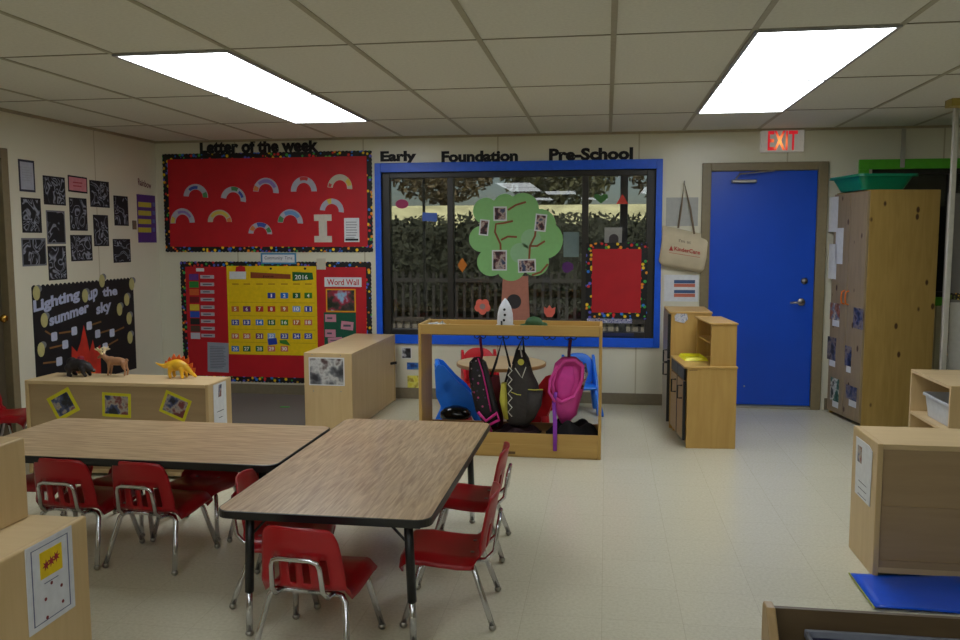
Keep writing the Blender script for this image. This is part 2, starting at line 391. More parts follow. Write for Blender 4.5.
kx = BK.px(804, 281)
build('deadbolt', MB().lathe([(.026, 0), (.027, -.012), (.02, -.016), (.02, -.02)], (kx[0], -.004, kx[1]), 20, 'y'), STEEL, door, smooth=True)
ca = BK.px(731, 183.3); cb_ = BK.px(756, 179.8)
mb = MB().box(ca[0], cb_[0], -.06, -.004, ca[1], cb_[1])
build('door_closer', mb, STEEL, door, bevel=.008)
build('closer_arm', MB().tube([(ca[0]+.03, -.055, ca[1]+.03), (ca[0]+.06, -.075, ca[1]+.072), (cb_[0]+.14, -.05, dz1-.012)], .007, 6), STEEL, door)
kp = BK.px(744, 386); build('stop_button', MB().ell((kp[0], -.008, kp[1]), (.008, .008, .008)), STEEL, door, smooth=True)
# left wall door
struct('trim_7', MB().box(WX-T+.02, WX+.02, ldy1-.01, ldy1+.06, 0, 2.09).box(WX-T+.02, WX+.02, ldy0-.06, ldy0+.01, 0, 2.09).box(WX-T+.02, WX+.02, ldy0+.01, ldy1-.01, 2.02, 2.09), TAUPE, bevel=.004)
d2 = struct('door_2', MB().box(WX-.075, WX-.035, ldy0+.012, ldy1-.012, .01, 2.02), mat('brown_door', (84, 74, 56), .5), bevel=.003)
kq = at(5, 318, x=WX)
build('door_knob', MB().lathe([(.012, 0), (.012, .03), (.027, .045), (.03, .06), (.02, .075)], (WX-.036, ldy1-.07, kq.z), 18, 'x'), mat('brass', (190, 150, 70), .25, 1), d2, smooth=True)
# ceiling light panels
def panel(x0, y0, label, visible=True, m=None):
    t = thing('ceiling_light', label, 'ceiling light', (x0+.305, y0-.61, H-.012), 0, None)
    build('diffuser', MB().box(x0+.018, x0+.592, y0-1.205, y0-.015, H-.011, H-.006), m or LIGHTM, t)
    fr = MB().box(x0, x0+.018, y0-1.22, y0, H-.014, H-.0045).box(x0+.592, x0+.61, y0-1.22, y0, H-.014, H-.0045).box(x0+.018, x0+.592, y0-1.22, y0-1.205, H-.014, H-.0045).box(x0+.018, x0+.592, y0-.015, y0, H-.014, H-.0045)
    build('frame', fr, mat('light_frame', (150, 150, 150), .5), t)
LIGHTM = bpy.data.materials.new('light_diffuser'); LIGHTM.use_nodes = True; nt = LIGHTM.node_tree; nt.nodes.clear()
e = nt.nodes.new('ShaderNodeEmission'); e.inputs['Color'].default_value = (.93, .97, 1, 1); e.inputs['Strength'].default_value = 7.5
o_ = nt.nodes.new('ShaderNodeOutputMaterial'); nt.links.new(e.outputs[0], o_.inputs[0])
LIGHTR = LIGHTM.copy(); LIGHTR.name = 'dimmer_light_diffuser'; LIGHTR.node_tree.nodes['Emission'].inputs['Strength'].default_value = 5.2
cl, cr_ = .02-.61*4, .02+.61*1
panel(cl, gy[0], 'white ceiling light panel on the left, the one nearer the red wall boards')
panel(cl, gy[1], 'white ceiling light panel on the left, the one farther from the red wall boards')
panel(cr_, gy[0], 'white ceiling light panel on the right, nearest the exit sign')
panel(cr_, gy[1], 'white ceiling light panel on the right, farther from the exit sign')
for i, (c, j, l) in enumerate(((-3, 4, 'left side, nearer'), (-3, 5, 'left side, farther'), (-2, 6, 'middle left'), (1, 5, 'right side, nearer'), (1, 6, 'right side, farther'), (-3, 8, 'far back, left'), (-1, 8, 'far back, middle'))):
    panel(.02+.61*c, gy[j], 'ceiling light panel behind the camera, '+l, m=LIGHTR)
# carpet
struct('floor_carpet', MB().box(WX+.012, -2.26, -1.9, -.012, 0, .008), mat('grey_carpet', (104, 98, 92), .95, var=.15, scale=120, bump=.5))
bpy.data.objects['floor_carpet'].name = 'carpet'
settag(bpy.data.objects['carpet'], 'flat grey carpet in the corner below the red calendar board', 'carpet'); del bpy.data.objects['carpet']['kind']
gp = at(285, 407, z=.009)
build('paper_scrap', MB().box(gp.x-.04, gp.x+.04, gp.y-.02, gp.y+.02, .0085, .0105), mat('green_scrap', (50, 150, 50), .7), label='small green paper scrap lying on the grey carpet', cat='paper')
# outside the windows
exec_out = True
struct('ground', MB().box(-14, 14, .25, 9, -.15, -.05), mat('patio_concrete', (120, 112, 100), .9, scale=3, var=.2))
bank = MB().add([(-22, 9, -.1), (22, 9, -.1), (22, 15, 2.36), (-22, 15, 2.36), (22, 40, 2.3), (-22, 40, 2.3)], [(0,1,2,3), (3,2,4,5)])
struct('blocking_wall', MB().box(2.25, 9, .75, .95, -.05, 3), mat('blocking_wall_grey', (96, 92, 90), .8))  # added wall, keeps the bright outdoors out of the second window
struct('lawn', bank, mat('sunlit_grass', (214, 208, 160), .9, scale=2, var=.3))
struct('roof_overhang', MB().box(-14, 14, .12, 3.0, 2.55, 2.7).box(WX-T, XR+T, YB-T, .12, H+.06, H+.2), mat('porch_soffit', (90, 84, 76), .8))
LEAF = [mat('leaf_dark', (44, 48, 30), .8, var=.3), mat('leaf_mid', (92, 92, 66), .8, var=.3), mat('leaf_dry', (112, 98, 74), .8, var=.3)]
def foliage(cx, cy, cz, rx, ry, rz_, n, s, seed):
    rnd = random.Random(seed); mb = MB()
    for _ in range(n):
        while True:
            p = Vector((rnd.uniform(-1, 1), rnd.uniform(-1, 1), rnd.uniform(-1, 1)))
            if .35 < p.length < 1: break
        c = Vector((cx+p.x*rx, cy+p.y*ry, cz+p.z*rz_)); a = Vector((rnd.gauss(0, 1), rnd.gauss(0, 1), rnd.gauss(0, 1))).normalized(); b = a.orthogonal().normalized()
        w = s*rnd.uniform(.6, 1.2); mb.add([c-a*w, c+b*w*.5, c+a*w, c-b*w*.5], [(0, 1, 2, 3)])
    return mb
t = thing('garden_hedge', 'dark leafy hedge seen low through the window glass', 'hedge', (-1.3, 7.2, -.05))
mb = foliage(-1.3, 7.2, .95, 6.2, .55, .99, 15000, .065, 11)
rnd = random.Random(4)
for k in range(26): mb.ell((-6.9+.45*k, 7.35, .85+rnd.uniform(-.05, .1)), (.5, .35, .9), 10, 8)
build('foliage', mb, LEAF[0], t)
for k in range(6): build('stem', MB().tube([(-5.8+1.8*k, 7.2, -.05), (-5.77+1.8*k, 7.2, .5), (-5.82+1.8*k, 7.25, 1.2)], [.04, .03, .015]), mat('bark', (70, 56, 44), .9), t)
tn = ['leftmost', 'second from the left', 'third from the left', 'fourth from the left', 'rightmost']
for i, (x, y, hh) in enumerate(((-8.4, 17, 4.9), (-4.9, 17.4, 5.1), (-1.4, 17, 4.9), (2.1, 17.4, 5.1), (5.6, 17, 4.9))):
    t = thing('garden_tree', 'tree with brownish leaves beyond the window, %s' % tn[i], 'tree', (x, y, 2.2), 0, 'trees outside the window')
    build('crown', foliage(x, y, hh-1.25, 1.8, 1.3, 1.35, 3400, .12, 30+i), LEAF[1+i % 2], t)
    build('trunk', MB().tube([(x, y, 2.2), (x+.1, y, 2.6), (x-.1, y, 3.2), (x+.1, y, hh-1)], [.14, .11, .09, .04]), mat('bark', (70, 56, 44), .9), t)
fence = thing('garden_fence', 'low grey picket fence standing outside behind the window glass', 'fence', (-.5, 5.2, -.05))
mb = MB()
for k in range(90): mb.box(-6+.12*k, -5.96+.12*k, 5.2, 5.22, -.04, .95)
build('pickets', mb, mat('fence_grey', (58, 54, 52), .8), fence); build('rail', MB().box(-6, 5, 5.17, 5.2, .8, .86).box(-6, 5, 5.17, 5.2, .2, .26), mat('fence_grey', (58, 54, 52), .8), fence)
pole = at(624, 190, y=3.0).x
pt = thing('porch_post', 'pale lilac porch post outside the right window pane', 'post', (pole, 2.9, -.05))
build('post', MB().box(pole-.045, pole+.045, 2.86, 2.95, -.05, 2.55), mat('lilac_paint', (150, 150, 190), .6), pt)
build('beam', MB().box(-2.2, 2.6, 2.87, 2.94, 2.27, 2.33), mat('lilac_paint', (150, 150, 190), .6), pt)

# ------------------------------------------------------------------ children's stacking chair
def make_chair(label):
    t = thing('child_chair', label, 'chair', (0, 0, 0))
    prof = [(.172, .215, .118), (.166, .240, .142), (.145, .256, .152), (.08, .256, .157), (.02, .248, .158), (-.04, .242, .158), (-.09, .241, .156), (-.118, .246, .153),
            (-.135, .257, .150), (-.146, .275, .148), (-.151, .296, .146), (-.155, .318, .144), (-.159, .340, .142), (-.163, .362, .140), (-.168, .388, .137), (-.173, .415, .133), (-.178, .442, .128), (-.182, .460, .120), (-.184, .472, .104)]
    n = 24; vs = []; fs = []
    for i, (y, z, w) in enumerate(prof):
        for k in range(n+1):
            u = -1+2*k/n; c = u*u
            if i < 7: p = (w*u, y-.012*c*(i == 0), z+.008*c-.034*max(0, abs(u)-.8)/.2)     # seat dished, sides turned down
            else: p = (w*u, y+.030*c*min(1, (i-6)/4), z-(.010*c*c if i > 15 else 0)+.010*c*max(0, 1-(i-6)/4))
            vs.append(p)
    slots = [(4, 5), (8, 9), (10.5, 0), (14, 15), (18, 19)]
    cut = {4, 5, 9, 10, 13, 14, 18, 19}
    for i in range(len(prof)-1):
        for k in range(n):
            if 9 <= i <= 12 and k in cut: continue
            a = i*(n+1)+k; fs.append((a, a+1, a+n+2, a+n+1))
    build('seat_shell', MB().add(vs, fs), REDP, t, local=True, smooth=True, solid=.006)
    for sx in (-1, 1):
        # rear leg: from the middle of the crossbar under the seat, round the bend and down to the floor
        pr_ = [(0, -.085, .226), (sx*.095, -.088, .226), (sx*.122, -.092, .221), (sx*.136, -.102, .204), (sx*.150, -.132, .12), (sx*.166, -.168, .018)]
        pf = [(0, .075, .232), (sx*.095, .078, .232), (sx*.122, .084, .226), (sx*.136, .094, .208), (sx*.150, .12, .12), (sx*.166, .15, .018)]
        for p in (pr_, pf):
            l = build('leg', MB().tube(p, .0105, 10), CHROME, t, local=True, smooth=True)
            q = p[-1]; build('foot_cap', MB().ell((q[0], q[1], .013), (.014, .014, .013)), STEEL, l, local=True, smooth=True)
    yb = -.178
    fr = [(sx_*a_, b_, c_) for sx_, (a_, b_, c_) in [(-1, q_) for q_ in ((.092, -.088, .228), (.092, -.14, .232), (.088, yb+.008, .262), (.083, yb-.004, .345), (.076, yb-.007, .362), (.055, yb-.008, .369))]+[(1, q_) for q_ in ((.055, yb-.008, .369), (.076, yb-.007, .362), (.083, yb-.004, .345), (.088, yb+.008, .262), (.092, -.14, .232), (.092, -.088, .228))]]
    build('back_frame', MB().tube(fr, .0085, 10), CHROME, t, local=True, smooth=True)
    mbr = MB()
    for (x, y) in ((-.06, -.088), (.06, -.088), (-.06, .078), (.06, .078)): mbr.lathe([(.008, 0), (.008, .012)], (x, y, .236), 8)
    build('rivet', mbr, STEEL, t, local=True)
    return t
chair0 = make_chair('x'); first = [True]
def put_chair(x, y, deg, label, group=None):
    o = chair0 if first[0] else dup(chair0); first[0] = False
    o.location = (x, y, 0); o.rotation_euler = (0, 0, math.radians(deg)); o.scale = ((1.0,) if abs(deg-180) < 9 else (1.05,))*3; o['label'] = label
    if group: o['group'] = group
    elif 'group' in o: del o['group']
    return o
g = 'red chairs around the two classroom tables'
put_chair(-1.00, -4.62, -5, 'red child chair at the near end of the right table, back turned to us', g)
put_chair(-.59, -4.27, 94, 'red child chair on the right side of the right table, the nearer of two', g)
put_chair(-.63, -3.60, 92, 'red child chair on the right side of the right table, the farther of two', g)
put_chair(-1.29, -4.20, -82, 'red child chair in the corner between both tables, facing the right table', g)
put_chair(-2.37, -3.93, -3, 'red child chair on the near side of the left table, the left one of two', g)
put_chair(-1.99, -3.93, -6, 'red child chair on the near side of the left table, the right one of two', g)
put_chair(-2.80, -3.57, 180, 'red child chair beyond the left table, partly hidden by the maple box', g)
put_chair(-2.40, -3.56, 181, 'red child chair beyond the left table, seen between the two near chairs', g)
put_chair(-2.00, -3.56, 179, 'red child chair on the far side of the left table, second from the right table', g)
put_chair(-1.61, -3.56, 180, 'red child chair on the far side of the left table, closest to the right table', g)
put_chair(-3.945, -2.42, -84, 'lone red child chair beside the door in the left wall', 'red chairs along the left wall').scale = (1.2, 1.2, 1.2)

# ------------------------------------------------------------------ classroom tables
def rounded(x0, x1, y0, y1, r, n=6):
    pts = []
    for cx, cy, a0 in ((x1-r, y0+r, -90), (x1-r, y1-r, 0), (x0+r, y1-r, 90), (x0+r, y0+r, 180)):
        for k in range(n+1):
            a = math.radians(a0+90*k/n); pts.append((cx+r*math.cos(a), cy+r*math.sin(a)))
    return pts
FL = Frame((0, 0, 0), (1, 0, 0), (0, 1, 0))
def class_table(x0, x1, y0, y1, label, m, braces):
    t = thing('classroom_table', label, 'table', ((x0+x1)/2, (y0+y1)/2, 0), 0, 'classroom tables')
    z = .5
    build('tabletop', MB().poly(FL, rounded(x0+.004, x1-.004, y0+.004, y1-.004, .05), z-.02, z), m, t, bevel=.002)
    o = rounded(x0, x1, y0, y1, .054); i_ = rounded(x0+.0045, x1-.0045, y0+.0045, y1-.0045, .05)
    n = len(o); vs = []; fs = []
    for ring, zz in ((o, z-.028), (o, z-.002), (i_, z-.0005), (i_, z-.028)): vs += [(p[0], p[1], zz) for p in ring]
    for q in range(4):
        for k in range(n): fs.append((q*n+k, q*n+(k+1) % n, ((q+1) % 4)*n+(k+1) % n, ((q+1) % 4)*n+k))
    build('edge_band', MB().add(vs, fs), BLKM, t)
    for ya in (y0+.07, y1-.09): build('apron', MB().box(x0+.05, x1-.05, ya, ya+.02, z-.055, z-.022), BLKM, t)
    for sx, sy in ((0, 0), (1, 0), (0, 1), (1, 1)):
        lx_ = x0+.085 if not sx else x1-.085; ly = y0+.09 if not sy else y1-.13
        ux = .012 if not sx else -.012
        l = build('leg', MB().tube([(lx_+ux, ly, z-.022), (lx_, ly, .17)], .0165, 14), BLKM, t, smooth=True)
        build('leg_insert', MB().tube([(lx_, ly, .18), (lx_-ux*.3, ly, .02)], .0125, 12), CHROME, l, smooth=True)
        build('glide', MB().ell((lx_-ux*.3, ly, .011), (.016, .016, .011)), STEEL, l, smooth=True)
        build('leg_brace', MB().tube([(lx_, ly, z-.13), (lx_+ux*8, ly, z-.03)], .005, 6), BLKM, l)
    return t
class_table(-1.362, -.582, -4.69, -3.14, 'wood-grain classroom table with black edge running away from the camera, the right one of two', OAKY, 1)
class_table(-2.90, -1.375, -4.10, -3.34, 'wood-grain classroom table with black edge standing crosswise, the left one of two', OAK, 1)

# ------------------------------------------------------------------ cabinets
def case(t, x0, x1, y0, y1, z0, z1, th=.02, open_side=None, back_m=None, side_m=None, top_m=None, shelf=None, kick=.0, recess=.012):
    """panelled storage unit: top, bottom, two end panels and a back panel set in from the edges"""
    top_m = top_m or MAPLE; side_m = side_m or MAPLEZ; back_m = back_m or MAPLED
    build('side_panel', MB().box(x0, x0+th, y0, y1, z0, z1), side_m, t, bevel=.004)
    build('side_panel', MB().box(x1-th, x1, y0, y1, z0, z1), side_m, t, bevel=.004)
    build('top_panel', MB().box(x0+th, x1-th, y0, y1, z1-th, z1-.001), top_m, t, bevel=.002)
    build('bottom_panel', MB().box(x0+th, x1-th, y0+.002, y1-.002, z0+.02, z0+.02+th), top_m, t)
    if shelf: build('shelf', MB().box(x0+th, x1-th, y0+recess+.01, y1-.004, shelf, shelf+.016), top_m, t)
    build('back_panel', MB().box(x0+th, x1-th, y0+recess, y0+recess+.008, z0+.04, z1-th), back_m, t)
    build('plinth', MB().box(x0+th, x1-th, y1-.03, y1-.018, z0, z0+.02), side_m, t)
# left low cabinet under the toys
LCX0, LCX1, LCY0, LCY1, LCZ = -3.555, -2.345, -2.75, -2.44, .588
t = thing('storage_cabinet', 'low maple cabinet holding animal toys, with three yellow-bordered photos on its back', 'cabinet', ((LCX0+LCX1)/2, (LCY0+LCY1)/2, 0))
case(t, LCX0, LCX1, LCY0, LCY1, 0, LCZ, th=.022, shelf=.3)
FB = Frame((0, LCY0+.012, 0), (1, 0, 0), (0, 0, 1))
PH = blotch('photo_print', [(24, 26, 40), (70, 80, 120), (170, 160, 150), (120, 60, 60)], 17)
def photo_card(name, label, fr, box, border_m, rot, mm=PH, bw=.018, group=None, cat='photo', d0=.001):
    t = thing(name, label, cat, fr.p(*rect_px(fr, *box)[:2], d0), 0, group)
    a0, b0, a1, b1 = rect_px(fr, *box); ca, cb = (a0+a1)/2, (b0+b1)/2
    c, s = math.cos(math.radians(rot)), math.sin(math.radians(rot))
    def rr(k, d, th):
        pts = [(ca+(a-ca)*c-(b-cb)*s, cb+(a-ca)*s+(b-cb)*c) for a, b in ((a0+k,b0+k),(a1-k,b0+k),(a1-k,b1-k),(a0+k,b1-k))]
        return MB().poly(fr, pts, d, d+th)
    build('mount', rr(0, d0, .0015), border_m, t); build('print', rr(bw, d0+.0015, .0006), mm, t)
    return t
YC = mat('yellow_card', (214, 206, 30), .6)
photo_card('mounted_photo', 'photo on yellow card tilted to the left, leftmost on the toy cabinet', FB, (51, 391.5, 76, 417), YC, 28, bw=.022, group='yellow photos on the low cabinet')
photo_card('mounted_photo', 'photo on yellow card hung straight, middle of three on the toy cabinet', FB, (102.5, 393, 131, 417), YC, -2, bw=.018, group='yellow photos on the low cabinet')
photo_card('mounted_photo', 'photo on yellow card tilted to the right, rightmost on the toy cabinet', FB, (162, 394.5, 189, 417.5), YC, -22, bw=.018, group='yellow photos on the low cabinet')
FE = Frame((LCX1, 0, 0), (0, 1, 0), (0, 0, 1))
q = (-2.69, .30, -2.52, .575)
t = thing('label_sheet', 'white printed sheet taped to the right end of the toy cabinet', 'sign', FE.p(q[0], q[1]))
build('sheet', MB().poly(FE, [(q[0], q[1]), (q[2], q[1]), (q[2], q[3]), (q[0], q[3])], .001, .003), PAPER, t)
build('picture', MB().poly(FE, [(-2.63, .49), (-2.59, .49), (-2.58, .565), (-2.62, .565)], .003, .0036), PH, t)
build('printed_text', MB().poly(FE, [(-2.65, .40), (-2.56, .40), (-2.56, .404), (-2.65, .404)], .003, .0036).poly(FE, [(-2.63, .36), (-2.58, .36), (-2.58, .364), (-2.63, .364)], .003, .0036), INK, t)
# cabinet by the back wall
W0, W1, WY0, WY1, WZ = -2.243, -1.868, -1.42, -.12, .605
t = thing('storage_cabinet', 'maple cabinet standing end-on below the word wall, grey photo on its near end', 'cabinet', ((W0+W1)/2, (WY0+WY1)/2, 0))
build('side_panel', MB().box(W0, W1, WY0, WY0+.022, 0, WZ), MAPLEZ, t, bevel=.004); build('side_panel', MB().box(W0, W1, WY1-.022, WY1, 0, WZ), MAPLEZ, t, bevel=.004)
build('top_panel', MB().box(W0, W1-.002, WY0+.022, WY1-.022, WZ-.021, WZ-.001), MAPLE, t)
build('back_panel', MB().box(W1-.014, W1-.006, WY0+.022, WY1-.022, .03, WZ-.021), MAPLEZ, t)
build('shelf', MB().box(W0+.01, W1-.014, WY0+.022, WY1-.022, .3, .318), MAPLE, t); build('bottom_panel', MB().box(W0+.004, W1-.006, WY0+.022, WY1-.022, .01, .03), MAPLE, t)
FW_ = Frame((0, WY0, 0), (1, 0, 0), (0, 0, 1))
photo_card('taped_photo', 'large black and white photo on the near end of the end-on maple cabinet', FW_, (309, 357.5, 344.5, 385.5), PAPER, 0, blotch('photo_grey', [(50, 52, 58), (110, 112, 118), (200, 200, 200), (90, 70, 70)], 9), .008)
mb = MB()
for (px, py) in ((312, 354.5), (340.5, 355.5), (313.5, 391), (341, 391.5)):
    a, b = FW_.px(px, py); mb.lathe([(.005, 0), (.004, -.003)], FW_.p(a, b), 10, 'y')
build('screw', mb, STEEL, bpy.data.objects['storage_cabinet.001'])
hd = at(397, 369, y=WY1-.03)
build('side_knob', MB().tube([(W1-.006, WY1-.15, .36), (W1+.05, WY1-.15, .37)], .012, 8), BLKM, bpy.data.objects['storage_cabinet.001'])
# right-hand cabinet seen from the back
R0, R1, RY0, RY1, RZ = 1.150, 2.36, -3.70, -3.34, .585
t = thing('storage_cabinet', 'low maple cabinet at the right edge turned away, white sheet taped to its left end', 'cabinet', ((R0+R1)/2, (RY0+RY1)/2, 0))
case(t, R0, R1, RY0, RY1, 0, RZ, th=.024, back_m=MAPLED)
build('back_rail', MB().box(R0+.024, R1-.024, RY0+.006, RY0+.013, .305, .313).box(R0+.024, R1-.024, RY0+.004, RY0+.013, .04, .075), MAPLED, t)
FR = Frame((R0, 0, 0), (0, -1, 0), (0, 0, 1))
sh = [FR.px(*p) for p in ((855.5, 492), (870, 507), (873, 452), (870, 446), (857, 436))]
t = thing('taped_sheet', 'curling white sheet taped to the left end of the right-hand cabinet', 'sign', FR.p(*sh[0]))
build('sheet', MB().poly(FR, sh, .001, .003), PAPER, t)
a, b = FR.px(858.5, 453); build('picture', MB().poly(FR, [(a, b-.035), (a+.06, b-.035), (a+.06, b+.04), (a, b+.04)], .003, .004), PH, t)
a, b = FR.px(859, 480)
mb = MB()
for k in range(3): mb.poly(FR, [(a, b-.03*k), (a+.12, b-.03*k), (a+.12, b+.003-.03*k), (a, b+.003-.03*k)], .003, .0036)
build('printed_text', mb, INK, t)
# foreground left: cabinet with number poster + box unit on top
GX = at(87, 515, z=.6).x; GYb = at(87, 515, z=.6).y
t = thing('storage_cabinet', 'maple cabinet in the left foreground with a framed number-three poster on its end', 'cabinet', (GX-.35, GYb-.25, 0))
GYf = GYb-.52
build('side_panel', MB().box(GX-.022, GX, GYf, GYb, 0, .6), MAPLEZ, t, bevel=.008, seg=3); build('side_panel', MB().box(GX-.8, GX-.778, GYf, GYb, 0, .6), MAPLEZ, t, bevel=.008)
build('top_panel', MB().box(GX-.778, GX-.022, GYf, GYb, .572, .592), MAPLE, t); build('back_panel', MB().box(GX-.778, GX-.022, GYb-.012, GYb-.004, .03, .572), MAPLED, t)
build('bottom_panel', MB().box(GX-.778, GX-.022, GYf, GYb-.012, .02, .04), MAPLE, t); build('shelf', MB().box(GX-.778, GX-.022, GYf+.01, GYb-.012, .3, .318), MAPLE, t)
FG = Frame((GX, 0, 0), (0, 1, 0), (0, 0, 1))
def fgp(px, py): return FG.px(px, py)
P4 = [fgp(30, 636), fgp(75, 606), fgp(70, 524), fgp(23, 552)]
t = thing('number_poster', 'laminated white poster with a yellow picture and five dots on the left foreground cabinet', 'poster', FG.p(*P4[0]))
cx = sum(p[0] for p in P4)/4; cz = sum(p[1] for p in P4)/4; hw = (abs(P4[1][0]-P4[0][0])+abs(P4[2][0]-P4[3][0]))/4; hh = (P4[3][1]-P4[0][1]+P4[2][1]-P4[1][1])/4
def R4(u0, v0, u1, v1): return [(cx+hw*u0, cz+hh*v0), (cx+hw*u1, cz+hh*v0), (cx+hw*u1, cz+hh*v1), (cx+hw*u0, cz+hh*v1)]
build('sheet', MB().poly(FG, R4(-1, -1, 1, 1), .001, .003), mat('laminate_white', (214, 218, 228), .25), t)
mb = MB()
for r_ in (R4(-.8, -.86, -.76, .86), R4(.76, -.86, .8, .86), R4(-.8, -.88, .8, -.86), R4(-.8, .86, .8, .88)): mb.poly(FG, r_, .003, .0036)
build('printed_border', mb, mat('print_blue_grey', (96, 106, 140), .6), t)
pic = build('picture', MB().poly(FG, R4(-.45, .12, .5, .74), .003, .004), mat('picture_yellow', (228, 198, 20), .5), t)
def star(cx_, cy_, r1, r2, n, rot=0): return [(cx_+(r1 if k % 2 == 0 else r2)*math.cos(rot+PI*k/n), cy_+(r1 if k % 2 == 0 else r2)*math.sin(rot+PI*k/n)) for k in range(2*n)]
mb = MB()
for (u, v) in ((-.2, .4), (.02, .43), (.24, .47)): mb.poly(FG, star(cx+hw*u, cz+hh*v, .017, .007, 7, u), .004, .0046)
build('picture_figure', mb, mat('crab_red', (150, 30, 50), .6), pic)
mb = MB()
for (u, v) in ((.42, -.28), (-.28, -.38), (.45, -.68), (-.25, -.82), (.0, -.08)): build('printed_dot', MB().poly(FG, star(cx+hw*u, cz+hh*v, .0055, .0048, 6), .003, .004), mat('dot_red', (120, 40, 50), .6), t)
mb.poly(FG, R4(-.3, -.02, .3, .0), .003, .0036)
build('printed_text', mb, mat('print_blue_grey', (96, 106, 140), .6), t)
bx = at(29, 517, z=.592)
BXY1 = bx.y; tz = at(25, 437, y=BXY1).z
t = thing('storage_box', 'plain maple box unit standing on the left foreground cabinet', 'box', (bx.x-.3, BXY1-.1, .592))
bX = bx.x; bY0 = BXY1-.34
build('side_panel', MB().box(bX-.018, bX, bY0, BXY1, .593, tz), MAPLEZ, t, bevel=.005); build('side_panel', MB().box(bX-.52, bX-.502, bY0, BXY1, .593, tz), MAPLEZ, t, bevel=.005)
build('top_panel', MB().box(bX-.502, bX-.018, bY0, BXY1, tz-.018, tz-.001), MAPLE, t); build('back_panel', MB().box(bX-.502, bX-.018, BXY1-.01, BXY1-.004, .61, tz-.018), MAPLED, t)
build('bottom_panel', MB().box(bX-.502, bX-.018, bY0, BXY1-.01, .594, .61), MAPLE, t)
# foreground right: book shelf end
f0 = at(767, 603, z=.5)
t = thing('display_shelf', 'brown low display shelf with rounded end panel at the bottom right corner', 'shelf', (f0.x+.5, f0.y-.15, 0))
yb_ = f0.y
FS = Frame((0, 0, 0), (0, -1, 0), (0, 0, 1))
SHM = wood('brown_beech_upright', (176, 148, 106), (160, 132, 92), 'z', 1.2, .45, 10); SHMX = wood('shaded_beech', (98, 80, 54), (86, 68, 44), 'x', 1.2, .5, 10)  # back and shelf boards face away from the light, shade put into their colour
def endp(x):
    fr = Frame((x, 0, 0), (0, 1, 0), (0, 0, 1)); a = [(yb_-.34, 0), (yb_, 0), (yb_, .485)]
    a += [(yb_-.012+.012*math.cos(th), .485+.025*math.sin(th)) for th in (PI/5, PI/2.5, PI/2)] + [(yb_-.05, .51), (yb_-.16, .40), (yb_-.34, .30)]
    return MB().poly(fr, a, 0, .024)
build('end_panel', endp(f0.x-.012), SHM, t, bevel=.004); build('end_panel', endp(f0.x+.95), SHM, t, bevel=.004)
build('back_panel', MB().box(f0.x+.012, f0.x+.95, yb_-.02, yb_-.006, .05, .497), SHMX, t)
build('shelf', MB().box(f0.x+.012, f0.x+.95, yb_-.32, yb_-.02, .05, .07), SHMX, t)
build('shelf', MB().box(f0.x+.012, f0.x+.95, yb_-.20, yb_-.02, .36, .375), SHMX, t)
t = thing('book_bin', 'dark purple tray with clear rim lying inside the bottom right display shelf', 'tray', (f0.x+.5, yb_-.1, .376))
tx0, tx1 = f0.x+.10, f0.x+.86
build('body', MB().box(tx0, tx1, yb_-.17, yb_-.03, .376, .432), mat('purple_tray', (34, 30, 70), .4), t, bevel=.01)
build('rim', MB().box(tx0-.01, tx1+.01, yb_-.18, yb_-.168, .425, .445).box(tx0-.01, tx1+.01, yb_-.032, yb_-.023, .425, .448).box(tx0-.01, tx0, yb_-.168, yb_-.032, .425, .445), mat('clear_grey_rim', (130, 134, 146), .2), t, bevel=.003)
# blue mat
mA = at(855, 572, z=.0); mB = at(867, 607, z=0)
def cloth(name, x0, x1, y0, y1, n, amp, m, seed, **k):
    rnd = random.Random(seed); vs = []; fs = []; ph = [rnd.uniform(0, 6) for _ in range(6)]
    for j in range(n+1):
        for i in range(n+1):
            u, v = i/n, j/n; x = x0+(x1-x0)*u; y = y0+(y1-y0)*v
            z = .006+amp*(.5+.5*math.sin(ph[0]+u*7+v*3))*(.5+.5*math.sin(ph[1]+v*6-u*2))
            vs.append((x, y, z))
    for j in range(n):
        for i in range(n): a = j*(n+1)+i; fs.append((a, a+1, a+n+2, a+n+1))
    return build(name, MB().add(vs, fs), m, smooth=True, solid=.005, **k)
cloth('floor_mat', 1.06, 2.0, -4.04, -3.69, 20, .016, mat('blue_vinyl', (14, 84, 220), .28, var=.03), 3, label='shiny blue vinyl mat on the floor in front of the right-hand cabinet', cat='mat')
build('mat_edging', MB().tube([(1.058, -3.69, .008), (1.057, -3.9, .009), (1.058, -4.04, .008)], .0035, 6), mat('yellow_green_edge', (150, 160, 50), .5), bpy.data.objects['floor_mat'])
# open shelf farther back on the right
S0, SY0, SY1, SZ = 1.985, -1.98, -1.60, .60
sf = at(946, 386, z=.6); SY0 = sf.y
t = thing('open_shelf', 'small maple shelf open to the left, holding a clear bin, beside the pine cupboard', 'shelf', (S0+.2, (SY0+SY1)/2, 0))
build('side_panel', MB().box(S0, S0+.5, SY0, SY0+.022, 0, SZ), MAPLEZ, t, bevel=.003); build('side_panel', MB().box(S0, S0+.5, SY1-.022, SY1, 0, SZ), MAPLEZ, t, bevel=.003)
build('top_panel', MB().box(S0, S0+.5, SY0+.022, SY1-.022, SZ-.02, SZ-.001), MAPLE, t); build('back_panel', MB().box(S0+.48, S0+.49, SY0+.022, SY1-.022, .02, SZ-.02), MAPLED, t)
sz = at(911, 411, y=SY1-.03).z
build('shelf', MB().box(S0, S0+.48, SY0+.022, SY1-.022, sz-.018, sz), MAPLE, t); build('bottom_panel', MB().box(S0, S0+.48, SY0+.022, SY1-.022, .02, .04), MAPLE, t)
